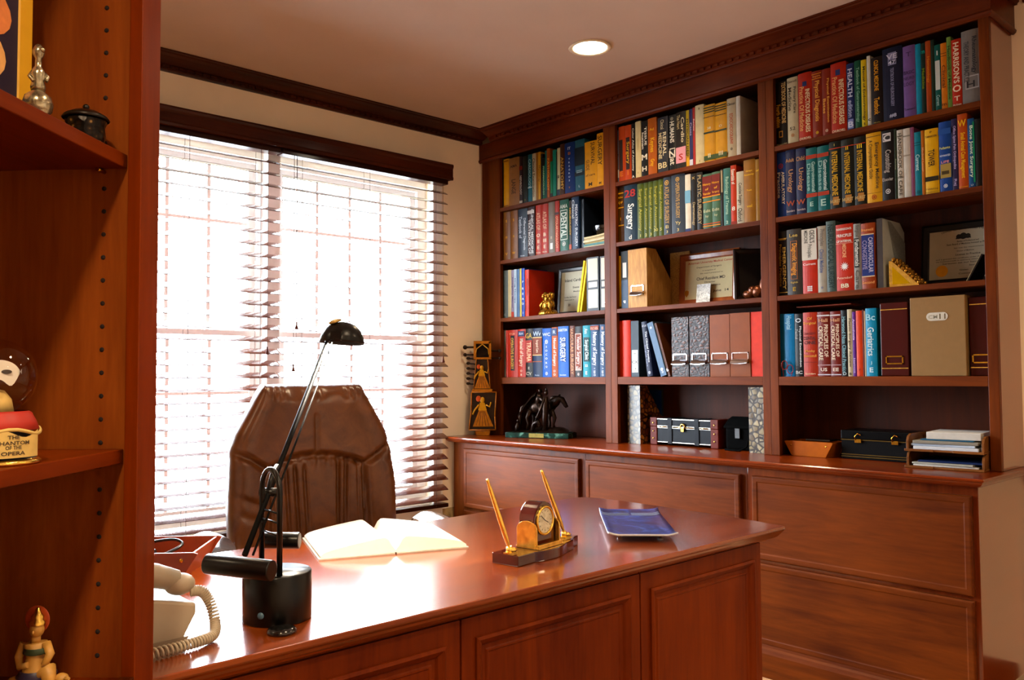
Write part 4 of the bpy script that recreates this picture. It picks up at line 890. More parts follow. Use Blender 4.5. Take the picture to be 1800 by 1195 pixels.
for sy in (.02, -.02):
    m.ball((-.017, sy, .098), (.008, .009, .009), GILT, 10, 8); m.ball((0, sy + .017, .108), .007, GILT, 8, 6); m.ball((0, sy - .017, .108), .007, GILT, 8, 6)
tag(m.build('figurine', loc=(3.07, 3.065, 1.4055)), 'small gilt figurine of two seated apes before the large red book', 'figurine')
framed('framed_certificate', 'black framed certificate leaning behind the yellow pads, window bay', 'certificate', 3.184, 3.0, 1.4055, .23, .258, .024, BLACK, paint('#cfc8b4', .6, .03),
       .08, texts=[('Inland Cardiac of', .22, .9, .7, .76, '#202020'), ('State of', .45, .8, .56, .6, '#333'), ('Medicine', .5, .75, .48, .51, '#444'), ('Certifies that Doctor', .22, .6, .37, .4, '#333'), ('Diplomate in', .22, .55, .31, .34, '#333'), ('20', .35, .42, .2, .25, '#222')],
       decor=lambda q, w, h: q.box((-.0031, w / 2 - .05, h * .1), (-.0029, w / 2 - .024, h * .9), paint('#b8a888', .7)))
for k, (yb, yt, lab) in enumerate(((2.819, 2.772, 'nearer the certificate'), (2.811, 2.764, 'beside the white binder'))):
    m = MB(); m.box((0, -.005, 0), (.16, .005, .255), paint('#d8b93e', .6, .05)); le = math.atan2(yb - yt, .255)
    o = m.build('notepad', loc=(3.03 + .004 * k, yb - .006 * k, 1.4062), rot=(le, 0, 0))
    tag(o, 'yellow notepad leaning to the right, %s, third shelf of window bay' % lab, 'notepad', 'leaning yellow notepads')
    q = MB(); q.box((-.0012, -.0055, 0), (.0, .0055, .255), paint('#e9d36a', .6)); q.build('binding', o)
WB = ['.06-.4:#d9d2c0:.12-.92', '.44-.54:#dcd6c8:.16-.88', '.57-.97:#d9d2c0:.12-.92']
binder('black binder with white spine panels beside the yellow notepads, window bay', 2.751, 2.673, .262, '#12171d', [], WB, 1.405)
binder('black binder with white spine panels partly hidden by the stile, window bay', 2.667, 2.604, .26, '#12171d', [], WB, 1.405, sx=3.0235)

# middle bay, third shelf
TAN = pattern('tan_board', 'noise', [(.3, '#7e551c'), (.7, '#b0803a')], 9, .6, .1, 0., (14, 14, 1.5))
CORK = pattern('cork_board', 'noise', [(.35, '#6b4818'), (.65, '#a87a34')], 220, .7, .3)
make_book(2.5585, 2.5365, .25, '#a07a3c', [], ['.0-.05:#3a2c14'], 'narrow tan box file at the window end, third shelf of middle bay', 'box files on the third shelf of middle bay', 1.405, .18)
binder('slim binder, black above and blue below with a white label', 2.533, 2.4935, .268, '#1f3550', [], ['.5-1:#15191c', '.54-.8:#d8d8d4:.25-.8'], 1.405)
mag_file('tan board magazine file with a chrome label pull, third shelf of middle bay', 2.4915, 2.383, .27, TAN, 1.405, plate=.075, pz=.058, depth=.186)
m = MB(); m.box((0, -.055, 0), (.006, .055, .262), CORK)
tag(m.build('cork_folder', loc=(3.2095, 2.338, 1.4055)), 'tan cork folder standing behind the tan magazine file', 'folder')
PLQ = wood('z', '#5a230c', '#8f4a1c', .3, .5)
framed('plaque', 'wooden award plaque with a cream certificate, third shelf of middle bay', 'plaque', 3.186, 2.17, 1.4055, .315, .245, .033, PLQ, paint('#c9b994', .5, .03),
       .06, texts=[('American University Medical Center', .15, .9, .78, .83, '#a03020'), ('Department of Surgery', .3, .72, .7, .735, '#40342a'), ('in recognition of', .36, .66, .64, .665, '#40342a'), ('this award presented to', .3, .8, .585, .615, '#5a4c3c'), ('Chief Resident MD', .3, .78, .48, .535, '#30261c'), ('Director', .42, .64, .42, .45, '#40342a'), ('for excellence', .4, .72, .36, .39, '#5a4c3c'), ('June  14', .52, .9, .23, .29, '#30261c')],
       decor=lambda q, w, h: q.prism([(w / 2 - .042 + .012 * a, .062 + .016 * b) for a, b in ((-1, .6), (-.9, -.3), (0, -1.1), (.9, -.3), (1, .6), (0, .9))], -.0034, -.003, paint('#a8741c', .4), 'x'))
m = MB(); m.box((0, -.036, 0), (.0015, .036, .098), pattern('gray_photo', 'noise', [(.35, '#8c8c86'), (.6, '#d4d4cc')], 90, .4, 0.))
tag(m.build('photo_card', loc=(3.158, 2.18, 1.4055), rot=(0, .12, 0)), 'small grey photo card leaning on the wooden plaque', 'card')
framed('picture', 'dark framed picture turned sideways at the stile end, third shelf of middle bay', 'picture', 3.125, 1.905, 1.4057, .15, .225, .022, paint('#1c0f0a', .35), paint('#120a07', .6, .3, 14), .14, .7)
LEAB = pattern('bronze_patina', 'noise', [(.3, '#241008'), (.6, '#6b3413'), (.8, '#a8683a')], 60, .3, .3, .5)
m = MB()
for c_, r_ in (((0, .03, .02), (.022, .032, .018)), ((0, -.01, .028), (.024, .03, .026)), ((.004, -.035, .045), (.02, .022, .042)), ((-.008, .012, .034), (.016, .02, .018)), ((.002, -.042, .085), (.013, .014, .02))): m.ball((c_[0], c_[1], c_[2] + .002), r_, LEAB, 14, 10)
tag(m.build('carved_ornament', loc=(3.06, 1.85, 1.4055)), 'small lumpy brown carved ornament before the dark picture frame', 'ornament')

# middle bay, fourth shelf
make_book(2.559, 2.5305, .262, '#b4301a', [], [], 'plain red box file at the window end, fourth shelf of middle bay', 'red box files on the fourth shelf of middle bay', 1.088, .185)
make_book(2.53, 2.481, .262, '#b8341e', [], ['.0-.006:#7a1c0c'], 'wider plain red box file beside the slate binder', 'red box files on the fourth shelf of middle bay', 1.088, .185)
binder('slate binder with a white lower label, fourth shelf of middle bay', 2.4785, 2.434, .257, '#24303a', ['h:.4-.44:#333:H', 'h:.24-.3:#444:CX', 'v:.1-.17:#444:1970'], ['.08-.48:#dadad6:.1-.88'], 1.088)
o = make_book(2.385, 2.3545, .25, '#141b33', ['v:.25-.82:#dfe3ea:The Clinical Practice', 'v:.15-.6:#8c94a8:Surgical Care', 'h:.9-.95:#b8bcc8:ATLAS', 'h:.04-.1:#dfe3ea:@'], [], 'navy book leaning left at its top, fourth shelf of middle bay', 'leaning books on the fourth shelf of middle bay', 1.089, .17)
o.rotation_euler = (-math.radians(7.5), 0, 0); o.location.z += .0022
binder('steel blue binder leaning steeply towards the navy book, fourth shelf of middle bay', 2.3105, 2.2785, .252, '#5a6f88', ['h:.88-.93:#e0e4e8:@', 'h:.05-.1:#e0e4e8:@'], [], 1.088, .185, -math.radians(17.5))
binder('brown binder leaning against the steel blue one, fourth shelf of middle bay', 2.2735, 2.2625, .25, '#5a3524', [], [], 1.0885, .18, -math.radians(17.5), sx=3.025)
m = MB(); m.box((0, -.033, 0), (.006, .033, .215), paint('#7d6e58', .6))
tag(m.build('paper_folder', loc=(3.2085, 2.2855, 1.0885)), 'taupe folder standing behind the leaning brown binder, beside the crocodile file', 'folder')
CROC = pattern('crocodile_leather', 'edge', [(.01, '#040202'), (.1, '#241210'), (.4, '#54301f')], 46, .28, .9, 0., (1, 1, 1.6), spec=.2)
BRL = paint('#7a4426', .35, .1, 25, 0., .05)
mag_file('crocodile leather magazine file next to the leaning binders', 2.249, 2.161, .26, CROC, 1.088, plate=.075, group='magazine files on the fourth shelf of middle bay')
mag_file('crocodile leather magazine file beside the brown leather pair', 2.1545, 2.056, .261, CROC, 1.088, plate=.075, group='magazine files on the fourth shelf of middle bay')
mag_file('smooth brown leather magazine file beside the crocodile pair', 2.051, 1.955, .26, BRL, 1.088, plate=.08, group='magazine files on the fourth shelf of middle bay')
mag_file('smooth brown leather magazine file beside the orange red one', 1.9525, 1.8585, .262, BRL, 1.088, plate=.08, group='magazine files on the fourth shelf of middle bay')
mag_file('plain orange red magazine file against the stile, fourth shelf of middle bay', 1.857, 1.778, .262, paint('#c8381a', .45), 1.088, sx=3.0235, depth=.19)

# end bay, third shelf
def graydiag(m, W, H):
    m.prism([(.045, H * .98), (.13, .02), (.19, .02), (.19, H * .72), (.07, H * .98)], -W / 2 - .0012, -W / 2 - .0002, paint('#8f938f', .4, .2, 200), 'y')
    m.box((-.001, -W / 2, 0), (0, W / 2, H), paint('#3c3634', .4))
mag_file('pale grey magazine file with a dark spine beside the russet book', 1.3325, 1.312, .252, paint('#c3c7c0', .45, .05), 1.405, low=.22, flat=.15, depth=.187, extra=graydiag)
m = MB()
m.prism([(.052, 0), (-.052, 0), (-.05, .006), (.04, .095), (.052, .097)], 0, .075, GOLD, 'x')
m.add([(-.0005, .04, .01), (-.0005, -.022, .01), (-.0005, .04, .075)], [(0, 1, 2)], paint('#e0b45a', .3, .1, 40, .8))
o = tag(m.build('bookend', loc=(3.03, 1.245, 1.4052), bevel=.0015), 'gold wedge bookend with carved sloping edge beside the grey file', 'bookend')
q = MB()
for k in range(9):
    f = k / 8; y_, z_ = .038 - .085 * f, .1 - .088 * f
    for xx in (.012, .037, .062): q.ball((xx, y_, z_), (.011, .0085, .0085), GILT, 8, 6)
q.build('carved_edge', o)
def penn(q, w, h):
    A, B = (0, -1, 0), (0, 0, 1)
    n = 24; t = 'Commonwealth of Pennsylvania'
    # heading set on a shallow arch
    for i, ch in enumerate(t):
        if ch == ' ': continue
        f = (i - (len(t) - 1) / 2) / len(t)
        u = .58 + f * .62; v = .875 - .16 * f * f; cw = .62 / len(t) * w
        put_text(q, ch, (-.0032, w / 2 - u * w + cw / 2, v * h), A, B, cw * .85, h * .034, ink('#1c1a16'), 1.3)
    for cx, cz, r in ((.56, .775, .012), (.5, .77, .009), (.62, .77, .009)): q.prism([(w / 2 - cx * w + r * math.cos(a * PI / 6), cz * h + r * math.sin(a * PI / 6)) for a in range(12)], -.0034, -.003, ink('#26221c'), 'x')
    q.box((-.0034, w / 2 - .66 * w, .735 * h), (-.003, w / 2 - .46 * w, .75 * h), ink('#26221c'))
    q.prism([(w / 2 - .28 * w + .021 * math.cos(a * PI / 12), .25 * h + .021 * math.sin(a * PI / 12)) for a in range(24)], -.0036, -.003, paint('#c08a1c', .35, .1, 50, .5), 'x')
framed('framed_certificate', 'black framed certificate with a gold seal, third shelf of end bay', 'certificate', 3.175, 1.115, 1.4055, .255, .232, .028, paint('#0e0b0a', .3), paint('#b9b19c', .55, .03),
       .1, texts=[('Bureau of Professional and', .48, .76, .685, .71, '#2a261e'), ('State Board of Medicine licensed as Physician', .34, .92, .635, .67, '#2a261e'), ('has met the requirements', .44, .82, .58, .605, '#4a463c'), ('Doctor of Medicine', .48, .7, .535, .558, '#4a463c'), ('License to Practice', .46, .78, .475, .505, '#2a261e'), ('and is granted this certificate under the seal of', .2, .9, .42, .445, '#4a463c'), ('the Commonwealth in testimony whereof we have', .2, .9, .385, .41, '#4a463c'), ('hereunto set our hands', .2, .86, .35, .375, '#4a463c'), ('Secretary', .6, .85, .295, .325, '#2a261e'), ('Given', .44, .7, .235, .26, '#2a261e'), ('Commissioner', .5, .8, .18, .205, '#4a463c')], decor=penn)
m = MB(); m.box((0, -.003, 0), (.11, .003, .1), paint('#15100e', .3)); o = m.build('photo_board', loc=(3.035, 1.038, 1.4065), rot=(.5, 0, 0))
tag(o, 'small dark photo board with a pale edge leaning on the stile, end bay', 'picture'); q = MB(); q.box((-.0005, .0021, 0), (.0, .0033, .1), paint('#b8a888', .5)); q.build('pale_edge', o)
# end bay, fourth shelf
def file_box(label, y0, y1, H, z, col, sx=3.018):
    W = y0 - y1; m = MB(); c = paint(col, .3, .08, 20)
    m.box((0, -W / 2, 0), (.185, W / 2, H), c); o = tag(m.build('file_box', loc=(sx, (y0 + y1) / 2, z), bevel=.003), label, 'file box', 'maroon file boxes on the fourth shelf of end bay')
    g = MB()
    for zz in (.1, .9): g.box((-.0008, -W / 2 + .002, H * zz), (0.0, W / 2 - .002, H * zz + .003), GOLD)
    g.build('gold_line', o); pull(o, 0, 0, .042, .062, .03, BRASS, False)
    return o
file_box('maroon file box with gold lines beside the cyan book', 1.3275, 1.2295, .262, 1.0885, '#3d120e')
file_box('maroon file box with gold lines against the stile, beside the taupe carton', 1.0325, .955, .263, 1.0885, '#3d120e', 3.0245)
m = MB(); TP = paint('#84694a', .55, .04)
m.box((0, -.09, 0), (.195, .09, .272), TP)
o = tag(m.build('carton', loc=(3.006, 1.127, 1.0885), bevel=.002), 'wide taupe carton with a silver pill-shaped badge, fourth shelf of end bay', 'carton')
q = MB(); n = 12; w_, h_ = .035, .014
pill = [(w_ - h_ + h_ * math.cos(-PI / 2 + PI * k / n), h_ * math.sin(-PI / 2 + PI * k / n)) for k in range(n + 1)] + [(-w_ + h_ + h_ * math.cos(PI / 2 + PI * k / n), h_ * math.sin(PI / 2 + PI * k / n)) for k in range(n + 1)]
q.prism([(a, b + .203) for a, b in pill], -.0015, -.0001, paint('#c9c4b8', .35, .1, 60), 'x'); put_text(q, '11', (-.0017, -.008, .194), (0, -1, 0), (0, 0, 1), .02, .018, ink('#5a4a34'))
put_text(q, 'CM', (-.0017, .028, .196), (0, -1, 0), (0, 0, 1), .03, .013, ink('#9a9484'))
q.build('badge', o)
REDF = paint('#6e2412', .4)
m = MB(); m.box((0, -.11, 0), (.13, .11, .005), REDF)
tag(m.build('folder', loc=(3.045, 1.556, 1.088 + .2683), bevel=.001), 'thin brick red folder lying flat on top of the fourth shelf books of end bay', 'folder')
m = MB(); RG = paint('#8a1c20', .25, .1); 
def ring(c, ry, rz_): return [(c[0], c[1] + ry * math.cos(2 * PI * k / 16), c[2] + rz_ * math.sin(2 * PI * k / 16)) for k in range(16)]
sp = thing('spectacles', 'red framed spectacles standing in front of the blue book, fourth shelf of end bay', 'spectacles', (3.006, 1.688, 1.0886), 0)
m.tube(ring((0, .012, .044), .013, .017), .0014, RG, 6, True); m.tube(ring((0, -.012, .028), .013, .017), .0014, RG, 6, True); m.tube([(0, .004, .03), (-.002, 0, .036), (0, -.003, .042)], .0013, RG, 6)
m.build('rim', sp)
m = MB(); m.tube([(0, .02, .058), (.004, .022, .03), (.006, .02, .001)], .0012, RG, 6); m.tube([(0, -.02, .018), (.003, -.018, .008), (.005, -.012, .001)], .0012, RG, 6); m.build('temple', sp)
m = MB(); LG = glass('lens', (.9, .8, .8, 1))
for c in ((0, .012, .044), (0, -.012, .028)): m.add(ring(c, .0125, .0165), [tuple(range(16))], LG)
m.build('lens', sp)

# ------------------------------------------------------------------ on the worktop
Z0 = .7795
# bowed string instrument, painted case facing the viewer
si = thing('string_instrument', 'painted wooden bowed string instrument with side pegs standing on the worktop by the wall', 'musical instrument', (2.915, 3.41, Z0), math.radians(-45))
SD = paint('#241408', .4, .25, 50); OR = paint('#965c14', .4, .2, 60); OY = paint('#b07c2c', .4, .15, 60)
# local: faces -y, x to the right
m = MB()
body = [(-.072, .0), (.07, .0), (.066, .07), (.074, .2), (-.058, .2), (-.06, .1)]
m.prism([(x, z + .03) for x, z in body], -.008, .045, SD, 'y')
m.prism([(-.035, .0), (.035, .0), (.04, .026), (-.04, .026)], -.004, .035, OR, 'y')
m.build('body', si, bevel=.002)
m = MB()
for a, b in zip(body, body[1:] + body[:1]): m.tube([(a[0], -.009, a[1] + .03), (b[0], -.009, b[1] + .03)], .0035, OR, 6)
m.tube([(-.035, -.005, .002), (-.04, -.005, .026), (.04, -.005, .026), (.035, -.005, .002)], .003, OR, 6)
m.build('painted_border', si)
m = MB(); nk = [(-.048, .232), (.044, .232), (.028, .41), (-.032, .41)]
m.prism(nk, -.006, .035, SD, 'y'); m.box((-.056, -.01, .23), (.052, .035, .246), OR)
for a, b in zip(nk, nk[1:] + nk[:1]): m.tube([(a[0], -.007, a[1]), (b[0], -.007, b[1])], .0028, OR, 6)
m.build('neck', si)
m = MB()
for xx in (-.046, .036): m.box((xx, -.012, .41), (xx + .012, .035, .5), OR)
m.box((-.046, -.012, .488), (.048, .035, .503), OR); m.box((-.046, -.012, .405), (.048, .035, .415), OR); m.box((-.034, .03, .415), (.036, .035, .49), SD)
m.tube([(-.034, -.011, .43), (-.03, -.011, .46), (.001, -.011, .485), (.032, -.011, .46), (.036, -.011, .43)], .003, OY, 6)
m.build('pegbox', si)
def lady(mb, x, z, s):
    mb.prism([(x - .045 * s, z), (x + .05 * s, z), (x + .018 * s, z + .075 * s), (x - .016 * s, z + .075 * s)], -.0125, -.009, OR, 'y')
    mb.prism([(x - .02 * s, z + .075 * s), (x + .02 * s, z + .075 * s), (x + .01 * s, z + .11 * s), (x - .012 * s, z + .11 * s)], -.0125, -.009, OY, 'y')
    mb.ball((x, -.01, z + .122 * s), (.011 * s, .004, .014 * s), OY, 10, 8); mb.ball((x - .018 * s, -.01, z + .128 * s), (.012 * s, .003, .014 * s), paint('#a83c18', .4), 8, 6)
    mb.tube([(x + .016 * s, -.011, z + .1 * s), (x + .034 * s, -.011, z + .09 * s), (x + .04 * s, -.011, z + .112 * s)], .004 * s, OY, 6); mb.tube([(x - .016 * s, -.011, z + .1 * s), (x - .036 * s, -.011, z + .075 * s), (x - .044 * s, -.011, z + .055 * s)], .005 * s, OY, 6)
    for k in range(5): mb.cyl((x - .03 * s + .015 * s * k, -.0128, z + .004), (x - .01 * s + .005 * s * k, -.0128, z + .07 * s), .0009, SD, 5)
m = MB(); lady(m, .0, .048, 1.15); m.build('painted_dancer', si)
m = MB(); lady(m, -.003, .25, .9); m.build('painted_dancer', si)
def peg(fn):
    q = MB(); fn(q); q.build('tuning_peg', si)
for k in range(6):
    z_ = .27 + k * .027
    peg(lambda q: (q.tube([(-.03, .018, z_), (-.07, .02, z_ + .004)], .0045, SD, 6), q.ball((-.078, .02, z_ + .006), (.011, .006, .008), SD, 10, 8)))
for z_, r in ((.43, .006), (.47, .007)):
    peg(lambda q: (q.tube([(-.04, .012, z_), (-.085, .012, z_)], r * .8, SD, 8), q.ball((-.094, .012, z_), r * 1.7, SD, 10, 8)))
    peg(lambda q: (q.tube([(.045, .012, z_ - .02), (.085, .012, z_ - .02)], r * .7, SD, 8), q.ball((.092, .012, z_ - .02), r * 1.4, SD, 10, 8)))

# bronze group on green marble
br = thing('bronze_sculpture', 'dark bronze group of horse and cloaked riders on a green marble slab', 'sculpture', (3.03, 3.085, Z0), math.radians(-66.2))
MARB = pattern('green_marble', 'noise', [(.35, '#0a1c18'), (.58, '#15332b'), (.66, '#4f7868')], 22, .15, 0.)
BRZ = pattern('dark_bronze', 'noise', [(.3, '#0c0705'), (.6, '#2a1a10'), (.85, '#6a4420')], 30, .3, .25, .7)
m = MB(); m.box((-.172, -.065, 0), (.172, .065, .027), MARB); m.build('marble_base', br, bevel=.002)
m = MB(); m.box((-.04, -.0662, .003), (.04, -.0652, .024), paint('#a89a68', .4, .15, 80, .3)); m.build('nameplate', br)
m = MB()
m.grid(lambda u, v: (-.15 + .31 * u, -.055 + .11 * v, .0275 + .022 * math.sin(PI * u) * math.sin(PI * v) * (1 + .4 * math.sin(9 * u + 5 * v)) + .02 * math.exp(-((u - .85) / .12) ** 2) * math.sin(PI * v)), 24, 10, BRZ)
# horse: body, neck, head lowered, legs, tail
m.tube([(-.06, .012, .15), (-.03, .012, .155), (.02, .01, .15), (.06, .008, .158)], [.026, .034, .03, .028], BRZ, 14)
m.tube([(.055, .008, .16), (.085, .006, .185), (.1, .004, .2), (.115, .003, .195), (.135, .002, .165), (.142, .002, .155)], [.026, .021, .017, .015, .011, .008], BRZ, 12)
m.tube([(.1, .0, .21), (.102, -.004, .222)], [.005, .002], BRZ, 6); m.tube([(.1, .01, .21), (.102, .014, .222)], [.005, .002], BRZ, 6)
m.tube([(.085, .005, .205), (.06, .006, .2), (.045, .007, .185)], [.01, .012, .006], BRZ, 8)
for x_, y_, dx in ((.06, -.008, .02), (.05, .026, -.015), (-.055, -.006, -.02), (-.06, .03, .01)):
    m.tube([(x_, y_, .14), (x_ + dx, y_, .1), (x_ + dx * .6, y_, .07), (x_ + dx * .9, y_, .036)], [.016, .01, .0075, .008], BRZ, 8)
m.tube([(-.085, .012, .165), (-.11, .012, .15), (-.12, .012, .1), (-.115, .012, .065)], [.008, .011, .012, .004], BRZ, 8)
# rider with a spread cloak, tall lance figure, kneeling figure
m.tube([(-.01, .0, .165), (-.008, -.004, .2), (-.004, -.006, .222)], [.02, .02, .014], BRZ, 12); m.ball((0, -.006, .238), .0115, BRZ, 12, 10)
m.grid(lambda u, v: (-.02 - .1 * u - .012 * v * u, -.03 + .05 * v, .215 - .115 * u ** 1.3 + .018 * math.sin(PI * v) * (1 - u * .3)), 10, 8, BRZ)
m.tube([(-.01, -.012, .21), (.02, -.03, .19), (.05, -.03, .2)], [.009, .007, .006], BRZ, 8); m.tube([(.0, -.022, .17), (.012, -.036, .13), (.004, -.036, .1)], [.013, .01, .008], BRZ, 8)
m.tube([(.035, -.032, .04), (.037, -.034, .1), (.04, -.034, .16), (.041, -.034, .21)], [.014, .016, .018, .012], BRZ, 10); m.ball((.043, -.034, .228), .011, BRZ, 10, 8); m.tube([(.045, -.034, .236), (.043, -.034, .254)], [.007, .003], BRZ, 8)
m.tube([(.036, -.045, .2), (.02, -.05, .15), (.0, -.05, .11), (-.02, -.05, .07)], [.007, .006, .005, .003], BRZ, 8)
m.tube([(-.03, -.045, .035), (-.02, -.045, .07), (.0, -.045, .085), (.015, -.045, .06)], [.011, .012, .013, .01], BRZ, 8); m.ball((-.002, -.047, .105), .01, BRZ, 10, 8)
m.tube([(-.12, -.03, .03), (-.118, -.03, .06), (-.116, -.03, .075)], [.014, .012, .006], BRZ, 8); m.ball((-.115, -.03, .085), .008, BRZ, 8, 6)
m.build('bronze_figures', br)

# patterned magazine files
MOS = mosaic('mosaic_paper', '#20160e', ['#4c3a26', '#80704e', '#968a6e', '#5c5448', '#80704e', '#40301e'])
MOSB = mosaic('mosaic_brown', '#1a0c05', ['#5a2e10', '#8a5020', '#b8782e', '#6a3a16'])
def facing(mm):
    def fn(m, W, H): m.box((-.0012, -W / 2, 0), (0, W / 2, H), mm)
    return fn
mag_file('brown and cream mosaic magazine file at the window side of the middle bay', 2.527, 2.454, .2685, MOSB, Z0, low=.12, flat=.05, depth=.16, sx=3.05, extra=facing(MOS), group='mosaic magazine files on the worktop')
mag_file('cream mosaic magazine file standing at the stile of the middle bay', 1.876, 1.79, .265, MOSB, Z0, low=.12, flat=.05, depth=.16, sx=3.03, extra=facing(MOS), group='mosaic magazine files on the worktop')
m = MB(); m.box((0, -.04, 0), (.008, .04, .25), paint('#30343a', .4)); m.box((-.0006, -.034, .13), (0, .034, .244), paint('#1f3566', .4)); m.box((-.0006, -.034, .006), (0, .034, .128), paint('#77776c', .4))
tag(m.build('picture', loc=(3.2085, 2.487, Z0 + .0002)), 'blue and grey picture standing behind the brown mosaic magazine file', 'picture')

# little trunk
tk = thing('trunk', 'small black studded trunk with brown corners on the worktop', 'trunk', (3.13, 2.236, Z0), 0)
TKM = paint('#14161b', .4, .15, 30, 0., .05, .0, .3); TKB = paint('#5a2212', .45, .12, 40); 
m = MB(); m.box((-.05, -.18, .012), (.05, .18, .082), TKM); m.build('box', tk, bevel=.003)
m = MB(); m.box((-.0515, -.1815, .0835), (.0515, .1815, .121), TKM); m.build('lid', tk, bevel=.005)
for y_ in (.163, -.163):
    m = MB(); m.box((-.0545, y_ - .0195, .0), (.052, y_ + .0195, .0825), TKB); m.box((-.0555, y_ - .0195, .083), (.052, y_ + .0195, .124), TKB); m.build('corner_guard', tk, bevel=.003)
    q = MB()
    for zz in (.03, .062, .1): q.ball((-.056, y_, zz), (.003, .004, .004), GOLD, 8, 6)
    q.build('stud', tk)
for y_ in (.072, -.072):
    m = MB(); m.box((-.0545, y_ - .011, .008), (.052, y_ + .011, .0825), TKM); m.box((-.0558, y_ - .011, .083), (.052, y_ + .011, .1235), TKM); m.build('strap', tk, bevel=.001)
m = MB()
for a, b in ((.13, .088), (.055, -.055), (-.088, -.13)): m.tube([(-.0525, a, .083), (-.056, (a + b) / 2, .0835), (-.0525, b, .083)], .0035, paint('#b8a888', .25, .1, 40, .9), 8)
SILV = paint('#a8a49c', .25, .1, 40, .9)
for zz, xx in ((.015, -.0512), (.0795, -.0512), (.0865, -.0525), (.118, -.0525)):
    for a, b in ((.142, .085), (.059, -.059), (-.085, -.142)): m.box((xx - .0015, b, zz - .002), (xx, a, zz + .002), SILV)
m.build('metal_trim', tk)
m = MB(); m.lathe([(.006, 0), (.014, 0), (.015, .005), (.009, .008), (.006, .004)], paint('#b8a070', .25, .1, 40, .9), 16, frame((-.0535, 0, .088)) @ Matrix.Rotation(-PI / 2, 4, 'Y')); m.box((-.06, -.007, .066), (-.0525, .007, .082), BRASS); m.build('clasp', tk)
# camera bag
cb = thing('camera_bag', 'black camera bag with a strap at the right of the trunk', 'bag', (3.135, 1.955, Z0), 0)
FB = paint('#040404', .9, .2, 120, 0., .2, 0., .1)
m = MB(); m.box((-.06, -.066, 0), (.06, .066, .1), FB); m.build('body', cb, bevel=.014, seg=3)
m = MB(); m.prism([(-.066, .09), (-.066, .1), (-.03, .128), (.0, .14), (.05, .12), (.062, .1), (.062, .09)], -.07, .07, FB, 'y'); m.build('flap', cb, bevel=.006)
m = MB(); m.box((-.069, -.012, .05), (-.0605, .012, .092), BLACK); m.build('buckle', cb, bevel=.002)
m = MB(); m.tube([(-.06, -.06, .09), (-.085, -.066, .06), (-.095, -.06, .02), (-.1, -.03, .004), (-.095, .02, .004), (-.085, .05, .004)], .004, FB, 8); m.build('strap', cb)

# leather catch-all tray, used twice
def leather_tray(label, loc, rz, L, D, H, col, group=None):
    r = thing('leather_tray', label, 'tray', loc, rz, group); c = paint(col, .32, .1, 30, 0., .05, .2); t = .004
    m = MB(); m.box((-L / 2 + .03, -D / 2, 0), (L / 2 - .03, D / 2, t), c); m.build('bottom', r)
    for s in (-1, 1):
        m = MB(); m.prism([(-L / 2 + .03, 0), (L / 2 - .03, 0), (L / 2, H * .95), (L / 2 - .008, H), (-L / 2 + .008, H), (-L / 2, H * .95)], s * D / 2 - t / 2, s * D / 2 + t / 2, c, 'y'); m.build('side', r, bevel=.001)
        m = MB(); m.prism([(s * (L / 2 - .03), .0), (s * (L / 2 - .03 - t), .0), (s * (L / 2 - .03 + .022 - t), H * .97), (s * (L / 2 - .03 + .022), H * .97)], -D / 2 + .004, D / 2 - .004, c, 'y'); m.build('end_flap', r, bevel=.001)
        q = MB()
        for e in (-1, 1): q.ball((e * (L / 2 - .028), s * (D / 2 + t / 2), H * .72), (.0035, .002, .0035), BRASS, 8, 6)
        q.build('rivet', r)
    return r
leather_tray('small brown leather tray with flared riveted corners on the worktop, end bay', (3.095, 1.625, Z0), math.radians(-90), .2, .11, .058, '#a4481a')
m = MB(); m.ball((0, 0, .03), (.028, .05, .03), FB, 16, 10); tag(m.build('pouch', loc=(3.187, 1.57, Z0 + .0002)), 'soft black pouch behind the brown leather tray on the worktop', 'pouch')
m = MB(); m.box((-.03, -.05, 0), (.03, .05, .008), GLOSSB); tag(m.build('notebook', loc=(3.095, 1.6, Z0 + .0585), bevel=.002), 'flat black notebook resting across the brown leather tray', 'notebook')
# black case
cs = thing('briefcase', 'black textured case with two brass latches on the worktop', 'case', (3.145, 1.375, Z0), 0)
BT = pattern('pebbled_leather', 'voronoi', [(.0, '#120d0b'), (.5, '#050404')], 420, .8, .0, spec=.06)
m = MB(); m.box((-.075, -.132, .0), (.07, .132, .072), BT); m.build('body', cs, bevel=.002)
m = MB(); m.box((-.077, -.134, .073), (.072, .134, .107), paint('#050404', .35, .1, 40, 0., 0., 0., .2)); m.build('lid', cs, bevel=.004)
m = MB()
for zz in (.008, .016, .0705): m.box((-.0775, -.1325, zz), (-.0752, .1325, zz + .003), paint('#6a5636', .35, .1, 40, .6))
m.build('metal_edge', cs)
for y_ in (.066, -.07):
    m = MB(); m.box((-.0815, y_ - .012, .062), (-.0757, y_ + .012, .075), BRASS); m.tube([(-.082, y_ + .008, .072), (-.085, y_ + .01, .085), (-.082, y_, .096), (-.082, y_ - .012, .09)], .002, BRASS, 6); m.build('latch', cs)
# letter tray
lt = thing('letter_tray', 'two-tier wooden letter tray filled with papers on the worktop', 'letter tray', (3.045, 1.1, Z0), math.radians(-86))
TW = wood('x', '#3c1a08', '#7a4a20', .4, .2)
